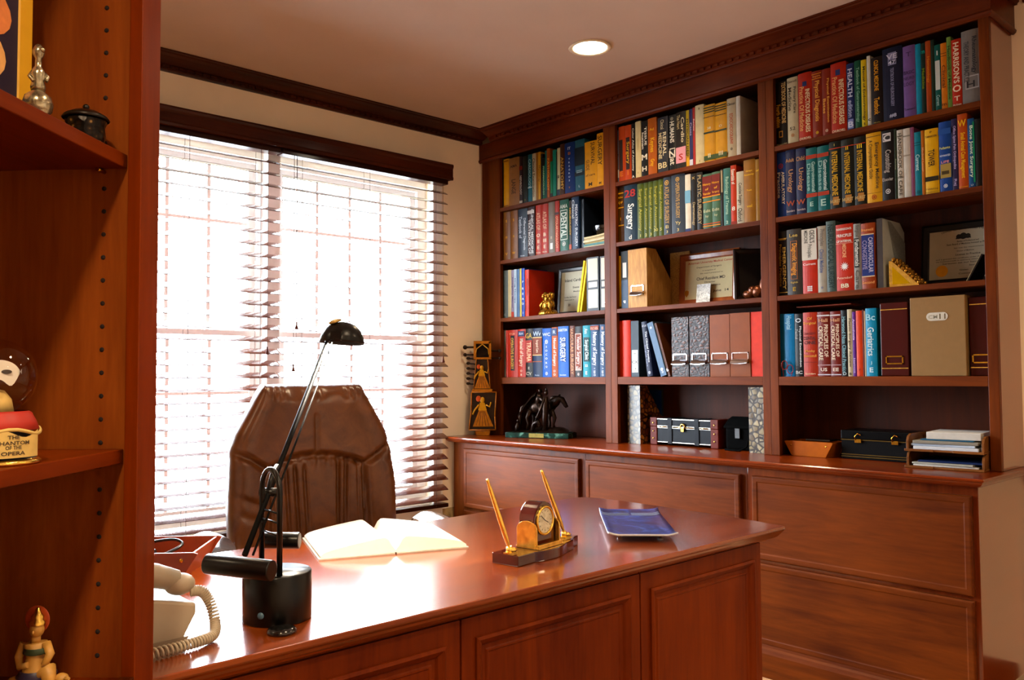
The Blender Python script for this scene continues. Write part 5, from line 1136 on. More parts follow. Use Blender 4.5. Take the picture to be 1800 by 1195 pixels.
# local: x to viewer's right, -y towards the room
m = MB()
for z_ in (0, .056): m.box((-.122, -.11, z_), (.122, .12, z_ + .006), TW); m.box((-.122, -.114, z_ - 0), (-.03, -.11, z_ + .008), TW); m.box((.03, -.114, z_), (.122, -.11, z_ + .008), TW)
m.build('tier', lt, bevel=.001)
for s in (-1, 1):
    for z_ in (.006, .062):
        m = MB(); m.prism([(-.1, z_), (.12, z_), (.12, z_ + .05), (-.07, z_ + .05), (-.092, z_ + .042), (-.1, z_ + .028)], s * .116 - .004, s * .116 + .004, TW, 'x'); m.build('side', lt, bevel=.001)
m = MB(); m.box((-.112, .114, .006), (.112, .12, .112), TW); m.build('back', lt)
def sheetpile(name, label, cat, x, y, z, w, d, h, col, rz=0., grp=None, lean=0.):
    d *= .92; rz *= .6; m = MB(); m.box((-w / 2, -d / 2, 0), (w / 2, d / 2, h), paint(col, .6, .06, 60))
    o = m.build(name, bevel=min(.0015, h * .3)); R = Matrix.Rotation(math.radians(-86), 4, 'Z'); p = R @ Vector((x, y, 0))
    o.location = (3.045 + p.x, 1.1 + p.y, Z0 + z); o.rotation_euler = (lean, 0, math.radians(-86) + rz); return tag(o, label, cat, grp)
G1, G2 = 'papers in the lower tier of the letter tray', 'papers in the upper tier of the letter tray'
sheetpile('paper_stack', 'white paper lowest in the lower tier of the letter tray', 'papers', .0, .0, .0064, .2, .215, .006, '#d6d6d2', .03, G1)
sheetpile('paper_stack', 'grey printed papers in the middle of the lower tier of the letter tray', 'papers', -.006, -.004, .0128, .19, .21, .007, '#a8a69c', -.04, G1)
sheetpile('blue_folder', 'dark blue folder on top in the lower tier of the letter tray', 'folder', .01, .0, .0202, .195, .205, .006, '#1c2c58', .05, G1)
sheetpile('paper_stack', 'white papers lowest in the upper tier of the letter tray', 'papers', .002, -.002, .0624, .2, .215, .011, '#d4d8de', .02, G2)
sheetpile('paper_stack', 'bluish papers second in the upper tier of the letter tray', 'papers', -.004, .0, .0738, .2, .21, .008, '#bcc6d4', -.05, G2)
sheetpile('magazine', 'printed grey magazine third in the upper tier of the letter tray', 'magazine', .0, -.004, .0822, .2, .21, .01, '#8e8a80', .03, G2)
sheetpile('blue_folder', 'thin teal blue folder under the white book on the letter tray', 'folder', .006, .0, .0926, .165, .19, .004, '#2c5470', -.03, G2)
o = sheetpile('book', 'thick white paperback lying on top of the letter tray', 'book', .018, .008, .0970, .165, .19, .024, '#d8d6d0', .09, G2)
# outlet
m = MB(); m.box((-.036, -.005, -.058), (.036, 0, .058), paint('#d2bd98', .5)); o = tag(m.build('wall_outlet', loc=(2.765, YW, .345), bevel=.002), 'beige electrical outlet low on the wall beside the blind', 'outlet')
q = MB()
for zz in (-.02, .02): q.lathe([(0, .003), (.015, .003), (.016, 0)], paint('#c4ae88', .5), 16, frame((0, -.005, zz)) @ Matrix.Rotation(PI / 2, 4, 'X')); q.box((-.006, -.0085, zz - .004), (-.004, -.0075, zz + .005), BLACK); q.box((.004, -.0085, zz - .004), (.006, -.0085 + .001, zz + .005), BLACK)
q.build('socket', o)
DIM = 1.0
# ------------------------------------------------------------------ on the desk
DZ = .7402
# lamp
LB = paint('#040404', .3, .1, 30, 0., 0., 0., .3)
LM = paint('#020202', .6, .1, 30, 0., 0., 0., .12)
lp = thing('desk_lamp', 'black balanced-arm halogen desk lamp with two counterweights', 'lamp', (.597, 1.171, DZ))
lo = Vector((.597, 1.171, DZ))
def L(p): return Vector(p) - lo
m = MB(); m.lathe([(0, 0), (.049, 0), (.05, .002), (.05, .069), (.0485, .071), (0, .0715)], LB, 40); b = m.build('base', lp)
m = MB(); m.lathe([(0, .0015), (.0045, .0015), (.005, 0)], paint('#3f5f74', .4), 14, frame((-.0405, -.0296, .017)) @ Matrix.Rotation(math.atan2(-.0296, -.0405), 4, 'Z') @ Matrix.Rotation(PI / 2, 4, 'Y')); m.build('indicator', b)
F1, F2 = Vector((.5815, 1.134, .812)), Vector((.586, 1.2, .812)); ztop = .962
pts = [F1 - Vector((0, 0, .012)), Vector((F1.x, F1.y, ztop - .033))]
mid = (F1 + F2) / 2; rad = (F2 - F1) / 2
for k in range(1, 12): a = PI * k / 12; q = mid - rad * math.cos(a); pts.append(Vector((q.x, q.y, ztop - .033 + .033 * math.sin(a))))
pts += [Vector((F2.x, F2.y, ztop - .033)), F2 - Vector((0, 0, .012))]
m = MB(); m.tube([L(p) for p in pts], .0042, LB, 12)
for zz in (.9, .886, .868): m.cyl(L((F1.x, F1.y, zz)), L((F2.x, F2.y, zz)), .0016, LB, 8)
m.build('stand', lp)
P1, P2 = Vector((.535, 1.148, .846)), Vector((.815, 1.405, 1.163))
dv = (P2 - P1).normalized(); sd = dv.cross(Vector((0, 0, 1))).normalized(); upv = sd.cross(dv)
m = MB()
m.cyl(L(P1), L(P2), .0042, LM, 12)
m.cyl(L(P1 + sd * .012), L(P1 + sd * .013 + (P2 - P1) * .93), .0018, LM, 8); m.tube([L(P1 + sd * .013 + (P2 - P1) * .92), L(P1 + sd * .007 + (P2 - P1) * .96), L(P2 + sd * .01)], .0012, LM, 6)
pv = P1 + (P2 - P1) * .24
m.tube([L(pv + upv * .004), L(pv + dv * .03 + upv * .012), L(pv + dv * .05 + upv * .006)], .004, LB, 8); m.cyl(L(pv - sd * .014), L(pv + sd * .014), .007, LB, 12)
m.build('arm', lp)
m = MB(); m.cyl(L((.490, 1.171, .837)), L((.5445, 1.0835, .833)), .0143, LB, 28); m.build('counterweight', lp, bevel=.0015)
m = MB(); m.cyl(L((.607, 1.246, .843)), L((.652, 1.205, .8425)), .0128, LB, 24); m.build('counterweight', lp, bevel=.0015)
m = MB(); m.tube([L((.612, 1.242, .844)), L((.595, 1.225, .868)), L((.584, 1.19, .884))], .0028, LB, 8); m.build('counterweight_rod', lp)
# shade: open half dome
H0 = Vector((.8455, 1.402, 1.168))
hm = frame(L(H0), math.radians(-44), math.radians(-4), math.radians(3))
m = MB()
prof = [(.042, -.006), (.0425, -.002), (.04, .008), (.034, .02), (.024, .03), (.012, .0345), (0, .0355)]
m.lathe(prof + [(0, .034), (.023, .0285), (.0325, .019), (.0385, .007), (.041, -.002), (.042, -.006)], LB, 32, hm)
s = m.build('shade', lp)
m = MB(); m.lathe([(.004, .0), (.012, .0), (.013, .003), (.006, .005), (0, .004)], paint('#b89a58', .3, .3, 200, .8), 18, hm @ frame((-.012, -.014, .0325), 0, .35, -.3)); m.build('vent_cap', s)
m = MB(); m.box((-.012, -.036, -.004), (.008, -.045, .012), LB, hm); m.cyl(L(P2), hm @ Vector((-.02, -.03, .006)), .0045, LB, 10); m.build('swivel', s)
m = MB(); m.ball((0, 0, .008), .008, emit('halogen_glow', (1, .86, .66, 1), 12), 12, 8, hm); m.build('bulb', s)
hl = bpy.data.lights.new('halogen', 'SPOT'); hl.energy = LAMP; hl.color = (1, .86, .68); hl.spot_size = math.radians(118); hl.spot_blend = .6; hl.shadow_soft_size = .012
ho = bpy.data.objects.new('halogen_beam', hl); COL.objects.link(ho); ho.parent = lp; ho.location = L(H0) + Vector((0, 0, .010))

# glossy puck in front of the lamp
m = MB(); m.lathe([(0, 0), (.0195, 0), (.021, .003), (.0185, .007), (.012, .0085), (0, .009)], GLOSSB, 28)
tag(m.build('paperweight', loc=(.568, 1.1, DZ)), 'small round glossy black disc on the desk just before the lamp base', 'paperweight')

# telephone
PH = paint('#a89a84', .45, .04); PHD = paint('#8d806c', .5, .04)
ph = thing('telephone', 'beige corded desk telephone at the shelf end of the desk', 'telephone', (.37, 1.235, DZ))
m = MB(); m.prism([(-.1, .0), (.078, .0), (.098, .036), (.098, .05), (-.1, .098)], -.083, .083, PH, 'y'); m.build('body', ph, bevel=.004)
m = MB(); m.prism([(-.1, .0), (.083, .0), (.087, .008), (-.1, .008)], -.0845, .0845, PHD, 'y'); m.build('foot', ph)
m = MB()
hp = [(-.13, -.055, .128), (-.1, -.055, .126), (-.05, -.055, .119), (.0, -.055, .107), (.05, -.055, .09), (.08, -.055, .079)]
m.tube(hp, [.012, .019, .0155, .014, .0165, .014], PH, 16); m.ball((.085, -.055, .073), (.021, .019, .015), PH, 16, 10); m.ball((-.085, -.055, .112), (.026, .022, .017), PH, 16, 10)
m.build('handset', ph)
m = MB()
for i in range(4):
    for j in range(3): m.box((-.03 + i * .022, .0 + j * .024, .073 - i * .0064), (-.014 + i * .022, .016 + j * .024, .079 - i * .0064), PHD)
m.build('keypad', ph, bevel=.001)
cp = [Vector(p) for p in ((.098, -.062, .062), (.112, -.066, .06), (.12, -.075, .045), (.122, -.088, .02), (.113, -.104, .0085), (.09, -.118, .0085), (.06, -.124, .0085), (.02, -.128, .0085), (-.02, -.125, .0085))]
def spline(P, n):
    o = []
    for i in range(len(P) - 1):
        a, b, c, d = P[max(i - 1, 0)], P[i], P[i + 1], P[min(i + 2, len(P) - 1)]
        for k in range(n):
            t = k / n; o.append(.5 * ((2 * b) + (c - a) * t + (2 * a - 5 * b + 4 * c - d) * t * t + (3 * b - a - 3 * c + d) * t ** 3))
    return o + [P[-1]]
core = spline(cp, 12); hel = []; turns = 52; N_ = turns * 10
for i in range(N_ + 1):
    f = i / N_ * (len(core) - 1); k = min(int(f), len(core) - 2); p = core[k].lerp(core[k + 1], f - k); t = (core[k + 1] - core[k]).normalized()
    ua = Vector((.3, .9, .2)) if i == 0 else ua
    ua = (ua - t * ua.dot(t)).normalized(); a = ua; b = t.cross(a); th = 2 * PI * turns * i / N_
    hel.append(p + (a * math.cos(th) + b * math.sin(th)) * .006)
m = MB(); m.tube(hel, .0018, PH, 6); m.build('coiled_cord', ph)

# leather tray on the desk with a charger in it
leather_tray('brown leather desk tray with riveted flap behind the telephone', (.545, 1.625, DZ), math.radians(-38), .27, .16, .05, '#7a2c10')
ch = thing('charger', 'black charger with cable lying in the brown leather desk tray', 'charger', (.545, 1.625, DZ + .0045), math.radians(-38))
m = MB(); m.box((-.05, -.03, .0), (.03, .03, .034), BLACK); m.build('adapter', ch, bevel=.006)
m = MB(); m.tube(spline([Vector(p) for p in ((.03, 0, .02), (.06, .01, .03), (.075, .03, .04), (.05, .05, .045), (.0, .045, .04), (-.03, .02, .04), (-.04, -.02, .038))], 8), .0028, BLACK, 8); m.build('cable', ch)
m = MB(); m.box((-.085, -.01, .03), (-.055, .015, .045), WHITE); m.box((-.1, -.004, .034), (-.085, -.002, .041), CHROME); m.box((-.1, .007, .034), (-.085, .009, .041), CHROME); m.build('plug', ch, bevel=.002)

# open book
ob = thing('open_book', 'thick white-paged book lying open on the desk before the chair', 'book', (1.025, 1.53, DZ), math.radians(-21))
PG = paint('#f7f4ec', .7, .02); W_, D_ = .15, .115
def hgt(a):
    a = abs(a) / W_
    return .008 + .030 * (1 - math.exp(-(a / .10) ** 2 * 1.6)) * (1 - a) ** .55 * (1 - .12 * a)
for s in (-1, 1):
    m = MB(); n = 22
    top = [(s * W_ * (i / n), hgt(W_ * i / n)) for i in range(n + 1)]
    botm = [(s * W_ * (i / n), .0035) for i in range(n, -1, -1)]
    m.prism(top + botm, -D_, D_, PG, 'y', smooth=True)
    m.build('page_block', ob)
    q = MB()
    for k in range(14):
        zz = D_ * .78 - k * .0135
        for (u0, u1) in ((.16, .54), (.58, .94)):
            n2 = 6; vs = []
            for i in range(n2 + 1):
                a = W_ * (u0 + (u1 - u0) * i / n2); vs += [(s * a, zz, hgt(a) + .0003), (s * a, zz - .0022, hgt(a) + .0003)]
    m = MB(); m.box((s * .002, -D_ - .004, 0), (s * (W_ + .004), D_ + .004, .003), paint('#b8b0a0', .5)); m.build('cover', ob)

# clock and pen set
ck = thing('clock_pen_set', 'burgundy desk clock with two gold pens on a glossy base', 'desk clock', (1.195, 1.216, DZ), math.radians(10.2))
BUR = paint('#3a0c08', .06, .5, 12, 0., 0., 1.)
m = MB(); n = 16
fr = [(-.121, -.031), (-.07, -.033)] + [(-.07 + .11 * k / n, -.033 - .012 * math.sin(PI * k / n)) for k in range(1, n)] + [(.04, -.033), (.075, -.026), (.1, -.012), (.121, -.008)]
m.prism(fr + [(.121, .032), (-.121, .032)], 0, .02, BUR); m.build('base', ck, bevel=.0015)
m = MB(); arc = [(-.034, .024)] + [(-.034 + .0 , .06)] + [(.0 - .034 * math.cos(PI * k / 16), .072 + .036 * math.sin(PI * k / 16)) for k in range(0, 17)] + [(.034, .024)]
m.prism(arc, -.016, .022, BUR, 'y', smooth=False); c = m.build('clock_case', ck, bevel=.002)
c.location = (-.014, 0, 0)
m = MB(); T = frame((0, -.0165, .071), 0, PI / 2)
m.lathe([(.029, 0), (.0295, .003), (.027, .0045), (.0245, .003), (.0245, .001)], GOLD, 36, T); m.build('bezel', c)
m = MB(); m.lathe([(0, .0012), (.0248, .0012)], pattern('dial', 'noise', [(.3, '#b0aa90'), (.7, '#e6e2cc')], 60, .25, 0., .3), 32, T)
q = MB()
for k in range(12):
    a = PI * k / 6; q.box((-.0006, .0, -.003 + .0), (.0006, .0004, .0), BLACK, Matrix.Translation((.021 * math.sin(a), -.0182, .071 + .021 * math.cos(a))) @ Matrix.Rotation(a, 4, 'Y'))
for a, l in ((2.0, .012), (-.9, .018)): q.box((-.0008, 0, 0), (.0008, .0004, l), BLACK, Matrix.Translation((0, -.0184, .071)) @ Matrix.Rotation(a, 4, 'Y'))
d_ = m.build('dial', c); q.build('hands', d_)
m = MB(); m.lathe([(0, .006), (.012, .0055), (.0243, .003)], glass('crystal'), 28, T); m.build('crystal', c)
m = MB()
for s in (-1, 1):
    x = -.014 + s * .039
    w = [(-.026, .0205)] + [(-.002 - .024 * math.cos(PI * k / 10), .058 + .016 * math.sin(PI * k / 10)) for k in range(11)] + [(.022, .0205)]
    m.prism(w, x - .002, x + .002, GOLD, 'x')
m.box((-.055, -.03, .0202), (.027, .024, .0245), GOLD); m.box((-.055, -.0325, .0202), (.027, -.0275, .029), GOLD)
m.build('gold_bracket', ck, bevel=.0008)
inv = Matrix.Rotation(-math.radians(10.2), 4, 'Z') @ Matrix.Translation((-1.195, -1.216, -DZ))
for lab, (b_, t_) in (('pen', ((1.091, 1.196, .763), (1.049, 1.215, .903))), ('pen', ((1.279, 1.232, .763), (1.2215, 1.243, .904)))):
    B, T_ = inv @ Vector(b_), inv @ Vector(t_); d = (T_ - B)
    m = MB(); m.tube([B, B + d * .08, B + d * .2, B + d * .5, B + d * .52, B + d * .85, B + d * .93, B + d * .97, T_], [.0012, .003, .0048, .005, .0045, .0042, .0028, .0032, .0022], GOLD, 14)
    u = d.normalized(); s_ = u.cross(Vector((0, 0, 1))).normalized()
    m.tube([B + d * .9 + s_ * .003, B + d * .86 + s_ * .0065, B + d * .62 + s_ * .006], .0012, GOLD, 6); m.build('pen', ck)
    m = MB(); m.box((B.x - .012, B.y - .008, .0202), (B.x + .012, B.y + .008, .0225), GOLD); m.tube([Vector((B.x, B.y, .0222)), B + d * .07], [.009, .0055], GOLD, 14); m.ball((B.x + .004, B.y - .004, .026), (.008, .006, .005), GOLD, 10, 8); m.build('pen_holder', ck)

# blue plate
pl = thing('decorative_plate', 'rectangular dark blue patterned dish on small feet near the desk end', 'plate', (1.5475, 1.2635, DZ), math.radians(45.1))
mt, nt, b = newmat('blue_art_glass')
v = coords(nt); n1 = noise(nt, 14, 6, v, 2.5, .65); n2 = noise(nt, 5, 3, v)
r1 = ramp(nt, n1.outputs['Fac'], [(.3, lin('#060c3c')), (.5, lin('#101f6a')), (.6, lin('#2c4a98')), (.7, lin('#0a1248'))]); r2 = ramp(nt, n2.outputs['Fac'], [(.52, (0, 0, 0, 1)), (.62, (.7, .7, .7, 1))])
mx = nt.nodes.new('ShaderNodeMix'); mx.data_type = 'RGBA'; nt.links.new(r2.outputs[0], mx.inputs[0]); nt.links.new(r1.outputs[0], mx.inputs[6]); mx.inputs[7].default_value = lin('#3c1a40')
nt.links.new(mx.outputs[2], b.inputs['Base Color']); b.inputs['Roughness'].default_value = .35; b.inputs['Coat Weight'].default_value = .0; b.inputs['Specular IOR Level'].default_value = .25
PB = mt; RIM = paint('#10185a', .15, .2, 40, 0., 0., .5)
LX, LY = .168, .074
def ph_(u, v):
    x, y = (u - .5) * 2, (v - .5) * 2
    z = .0115 + .007 * max(0, (abs(x) - .7) / .3) ** 1.6 + .005 * max(0, (abs(y) - .7) / .3) ** 1.6
    return (x * LX, y * LY, z)
m = MB(); m.grid(ph_, 30, 14, PB); m.grid(lambda u, v: tuple(Vector(ph_(u, v)) - Vector((0, 0, .004))), 30, 14, paint('#b8bcc8', .3))
for (f, nn) in ((lambda t: (t, 0), 30), (lambda t: (t, 1), 30), (lambda t: (0, t), 14), (lambda t: (1, t), 14)):
    m.grid(lambda u, v, f=f: tuple(Vector(ph_(*f(u))) - Vector((0, 0, .004 * v))), nn, 1, paint('#c8ccd8', .3))
m.build('dish', pl)
m = MB()
for y in (-1, 1):
    for k in range(3): m.tube([tuple(Vector(ph_(.84 + .03 * k, .5 + y * (.02 + .46 * i / 8))) + Vector((0, 0, .0006))) for i in range(9)], .0009, paint('#8fa4d0', .3), 5)
m.build('line_pattern', pl)
for x, y in ((-.1, -.045), (-.1, .045), (.1, -.045), (.1, .045)):
    m = MB(); m.ball((x, y, .0038), (.006, .006, .0038), CHROME, 12, 8); m.build('foot', pl)

# ------------------------------------------------------------------ executive chair
LEA = pattern('brown_leather', 'noise', [(.3, '#4c260b'), (.7, '#693a15')], 18, .34, 0.)
nt = LEA.node_tree; bb = [n for n in nt.nodes if n.type == 'BSDF_PRINCIPLED'][0]
vv = nt.nodes.new('ShaderNodeTexVoronoi'); vv.inputs['Scale'].default_value = 420; nt.links.new(coords(nt), vv.inputs['Vector']); bump(nt, bb, vv.outputs['Distance'], .25, .0006)
bb.inputs['Coat Weight'].default_value = .25; bb.inputs['Coat Roughness'].default_value = .25
cz = .42
chair = thing('office_chair', 'high-backed brown leather executive chair behind the desk', 'chair', (1.18, 2.12, 0), math.radians(-13))
# outline half-widths by height (local z from the floor)
OUT0 = [(.48, -.252, .245), (.60, -.266, .258), (.74, -.270, .262), (.80, -.268, .262), (.905, -.262, .248), (.95, -.245, .231), (1.02, -.2, .188), (1.062, -.174, .162), (1.078, -.16, .15)]
OUT = [(z, l * .865, r * .865) for z, l, r in OUT0]
def outl(z):
    for (a, l0, r0), (b, l1, r1) in zip(OUT, OUT[1:]):
        if z <= b: t = (z - a) / (b - a); return l0 + (l1 - l0) * t, r0 + (r1 - r0) * t
    return OUT[-1][1:]
def seg_d(px, pz, pts):
    best = 9.
    for (ax, az), (bx, bz) in zip(pts, pts[1:]):
        vx, vz = bx - ax, bz - az; t = max(0, min(1, ((px - ax) * vx + (pz - az) * vz) / (vx * vx + vz * vz + 1e-9)))
        best = min(best, math.hypot(px - ax - vx * t, pz - az - vz * t))
    return best
ARCH = [(x * .9, z) for x, z in [(-.152, .85), (-.11, .868), (-.06, .88), (.0, .885), (.06, .88), (.11, .868), (.145, .855)]]
SEAMS = [ARCH, [(-.137, .85), (-.18, .882), (-.235, .905)], [(.13, .855), (.175, .885), (.222, .922)], [(-.137, .85), (-.135, .7), (-.13, .48)], [(.13, .855), (.135, .7), (.14, .48)], [(.002, .885), (.002, .99)]]
NU, NV = 190, 120
def zz_(v): return .48 + (1.078 - .48) * v
def front(u, v):
    z = zz_(v); l, r = outl(z); x = l + (r - l) * u
    eu = min(u, 1 - u) * (r - l); ev = min(1.078 - z, .2)
    e = min(eu, ev * .9); rnd = 1 - max(0, 1 - e / .06) ** 2
    y = -.018 - .062 * rnd ** .5
    g = 0
    for i, s in enumerate(SEAMS):
        d = seg_d(x, z, s); w = .0085 if i < 5 else .006; g = max(g, math.exp(-(d / w) ** 2) * (1. if i < 5 else .4))
    y += .015 * g
    inc = -.132 < x < .132 and z < .88 - .35 * (abs(x) / .15) ** 2 * .08
    if inc:
        y += .006
        f = max(0, min(1, (.885 - z) / .04))
        for xc, k, am in ((-.08, .09, .007), (-.055, .1, .008), (-.03, .08, .006), (.06, -.06, .008), (.08, -.08, .007), (-.115, .02, .004), (.115, -.02, .004)):
            xx = xc + k * (.78 - z) * .45; y += 1.7 * am * f * math.exp(-((x - xx) / .0055) ** 2) * (.75 + .25 * math.sin(9 * z))
        y += .0035 * math.exp(-((z - .87) / .018) ** 2) * math.sin(x * 240)
    elif z > .9:
        y += .003 * math.exp(-((z - 1.055) / .014) ** 2) * math.sin(x * 210 + 3 * math.sin(x * 60))
    else:
        y += .004 * math.exp(-((math.sin(z * 21 + x * 9) - .9) / .1) ** 2) * (1 if abs(x) > .16 else 0)
    y += -.02 * (1 - (2 * u - 1) ** 2) * -.6 - .035 * ((2 * u - 1) ** 2)
    return (x, y + .10 * (z - .48) - .03, z)
def back(u, v):
    z = zz_(v); l, r = outl(z); x = l + (r - l) * u; eu = min(u, 1 - u) * (r - l); e = min(eu, (1.078 - z)); rnd = 1 - max(0, 1 - e / .05) ** 2
    return (x, .01 + .04 * rnd ** .5 + .10 * (z - .48) - .03 - .035 * ((2 * u - 1) ** 2), z)
m = MB(); m.grid(front, NU, NV, LEA); m.grid(back, 60, 60, LEA)
def rim(t, s):
    if t <= 1: u, v = 0, t
    elif t <= 2: u, v = t - 1, 1
    else: u, v = 1, 3 - t
    a, b = Vector(front(u, v)), Vector(back(u, v)); return tuple(a.lerp(b, s))
m.grid(lambda u, v: rim(3 * u, v), 3 * NV, 3, LEA)
m.build('backrest', chair)
m = MB()
def seat(u, v):
    x, y = (u - .5) * 2, (v - .5) * 2; k = (1 - abs(x) ** 4) * (1 - abs(y) ** 4)
    return (x * .25, y * .24 - .24, .43 + .075 * max(0, k) ** .4 - .01 * math.cos(x * 6))
m.grid(seat, 24, 24, LEA); m.grid(lambda u, v: ((u - .5) * .5, (v - .5) * .48 - .24, .425), 4, 4, LEA); m.box((-.24, -.47, .4), (.24, -.01, .432), LEA); m.build('seat', chair)
ARM = paint('#4c484c', .16, .1, 20, 0., 0., .8)  # dark brown leather painted grey to show the lamp's bright reflection
for s in (-1, 1):
    m = MB(); x = s * .3
    loop = spline([Vector(p) for p in ((x * .82, -.1, .41), (x, -.1, .46), (x, -.07, .6), (x, -.1, .68), (x, -.17, .697), (x, -.27, .692), (x, -.34, .668), (x, -.365, .6), (x, -.33, .5), (x * .82, -.3, .41))], 8)
    m.tube(loop, .016, ARM, 10); a = m.build('armrest', chair)
    q = MB(); q.grid(lambda u, v: (x + (v - .5) * .095 * math.sin(PI * min(max(u, .06), .94)) ** .3, -.06 - .29 * u, .705 - .03 * (2 * u - 1) ** 4 + .016 * math.sin(PI * v) - .01 * u), 20, 8, ARM); q.build('arm_pad', a)
m = MB(); m.lathe([(0, .1), (.03, .1), (.03, .25), (.022, .26), (.022, .4), (0, .4)], BLACK, 16, frame((0, -.22, 0))); m.box((-.12, -.34, .385), (.12, -.1, .4), BLACK); m.box((-.04, -.1, .38), (.04, .045, .398), BLACK); m.box((-.04, .03, .38), (.04, .045, .56), BLACK); m.build('column', chair)
for k in range(5):
    a = 2 * PI * k / 5 + .3; m = MB(); c_, s_ = math.cos(a), math.sin(a)
    m.tube([(0, -.22, .115), (.15 * c_, -.22 + .15 * s_, .1), (.3 * c_, -.22 + .3 * s_, .075)], [.03, .024, .016], BLACK, 10); l_ = m.build('base_leg', chair)
    q = MB(); q.cyl((.3 * c_ - .022 * s_, -.22 + .3 * s_ + .022 * c_, .03), (.3 * c_ + .022 * s_, -.22 + .3 * s_ - .022 * c_, .03), .03, BLACK, 18); q.build('caster', l_)

# ------------------------------------------------------------------ on the near shelves (a along the shelf, b away from the room side)
R45 = Matrix.Rotation(A45, 4, 'Z')
def ab(a, b, z): p = R45 @ Vector((a, b, 0)); return (p.x, p.y, z)
ZT, ZM, ZB = 1.3453, 1.0223, .7773
# yellow framed picture
pf = thing('picture', 'yellow framed picture of an orange shape on dark blue, top of the near shelf', 'picture', ab(.761, .545, ZT + .0006), A45)
m = MB(); YF = paint('#d09a10', .5, .05); 
m.loops((-.115, -.006, 0), (1, 0, 0), (0, 0, 1), (0, -1, 0), .2, .27, [(0, -.008), (0, .0), (.02, .0), (.021, -.002)], YF); m.box((-.1145, .0025, .0005), (.0845, .006, .2695), YF); m.build('frame', pf)
m = MB(); m.box((-.094, -.0042, .0205), (.064, -.0035, .2495), pattern('navy_ground', 'noise', [(.3, '#15122c'), (.7, '#2a1e30')], 20, .5, 0.)); sh = m.build('sheet', pf)
m = MB(); OP = paint('#c8743a', .6, .2, 60); OP2 = paint('#d8a05c', .6, .2, 60)
def disc(cx, cz, rx, rz_, mm, y=-.0046): m.prism([(cx + rx * math.cos(2 * PI * k / 20), cz + rz_ * math.sin(2 * PI * k / 20)) for k in range(20)], y, y + .0003, mm, 'y')
disc(-.005, .115, .058, .03, OP); disc(.0, .07, .045, .028, OP2, -.0049); disc(-.02, .16, .03, .028, OP, -.0052); disc(.0, .148, .012, .012, paint('#b8401c', .6), -.0055)
m.build('painted_shapes', sh)
# silver figure on a round bell
SIL = pattern('old_silver', 'noise', [(.3, '#6a5c44'), (.7, '#cfc4a4')], 120, .22, .15, .9)
bl = thing('silver_bell', 'small silver bell with a figure handle on the near top shelf', 'bell', ab(.778, .489, ZT))
m = MB(); m.lathe([(.006, 0), (.0085, .001), (.007, .005), (.0125, .011), (.0135, .018), (.0115, .025), (.006, .0295), (.0055, .031), (0, .0315)], SIL, 24); m.build('bell', bl)
m = MB(); m.lathe([(0, .03), (.0062, .0305), (.0068, .034), (.0055, .04), (.0072, .046), (.0052, .051), (.0032, .054), (.0028, .062), (.0048, .065), (.0056, .069), (.004, .073), (.0022, .0755), (0, .076)], SIL, 16); m.ball((.002, -.0035, .07), (.003, .003, .003), SIL, 8, 6)
m.tube([(.004, .0, .05), (.008, -.002, .045), (.006, -.004, .04)], .0018, SIL, 6); m.tube([(-.004, .0, .05), (-.008, -.001, .043), (-.005, -.004, .038)], .0018, SIL, 6); m.build('figure_handle', bl)
# dark lidded pot
PT = pattern('dark_pot', 'voronoi', [(.1, '#8a6a3a'), (.3, '#2a1c12'), (.6, '#120c08')], 160, .3, .6, .6)
po = thing('lidded_pot', 'little dark metal pot with a knobbed lid on the near top shelf', 'pot', ab(.862, .489, ZT))
m = MB(); m.lathe([(0, 0), (.0165, 0), (.018, .004), (.0195, .012), (.0185, .02), (.0205, .0265), (.0195, .0275), (0, .0275)], PT, 28); m.build('pot', po)
m = MB(); m.lathe([(.0225, .0277), (.0235, .0285), (.021, .032), (.013, .0365), (.004, .0385), (0, .0388)], paint('#1a120c', .3, .3, 60, .6), 28); k_ = m.build('lid', po)
m = MB(); m.ball((0, 0, .0415), .0034, paint('#1a120c', .3, .3, 60, .6), 12, 8); m.build('knob', k_)
# snow globe
gl = thing('snow_globe', 'glass snow globe holding a plain white mask on a red-caped parchment base', 'snow globe', ab(.742, .502, ZM), 0)
CRM = paint('#c8ab62', .6, .15, 60); DK = paint('#231a20', .5); RD = paint('#a8200e', .5, .15, 40)
vd = Vector((-ab(.742, .502, 0)[0], -ab(.742, .502, 0)[1], 0)).normalized(); fa = math.atan2(vd.y, vd.x) + PI / 2   # local -y looks to the room
gl.rotation_euler = (0, 0, fa)
m = MB(); m.lathe([(0, 0), (.0375, 0), (.0385, .002), (.037, .004), (.0345, .005)], GOLD, 32); m.lathe([(.0345, .005), (.033, .02), (.029, .04), (.0265, .046), (0, .046)], DK, 32); m.build('base', gl)
m = MB(); m.lathe([(.0275, .0475), (.03, .046), (.034, .038), (.0365, .031), (.035, .0305)], RD, 36); cpe = m.build('red_cape', gl)
q = MB(); q.tube([(.0368 * math.cos(2 * PI * k / 30), .0368 * math.sin(2 * PI * k / 30), .0295 + .0025 * math.sin(8 * PI * k / 30)) for k in range(30)], .0018, CRM, 6, True); q.build('gold_fringe', cpe)
m = MB(); m.grid(lambda u, v: (((.0366 + .0012) * math.sin(-.35 + 1.5 * u) * (1 - .12 * v * 0)), -(.0366 + .0012) * math.cos(-.35 + 1.5 * u), .007 + .021 * v * (1 - .15 * math.cos(u * 9))), 14, 6, CRM)
sc = m.build('parchment', gl)
q = MB()
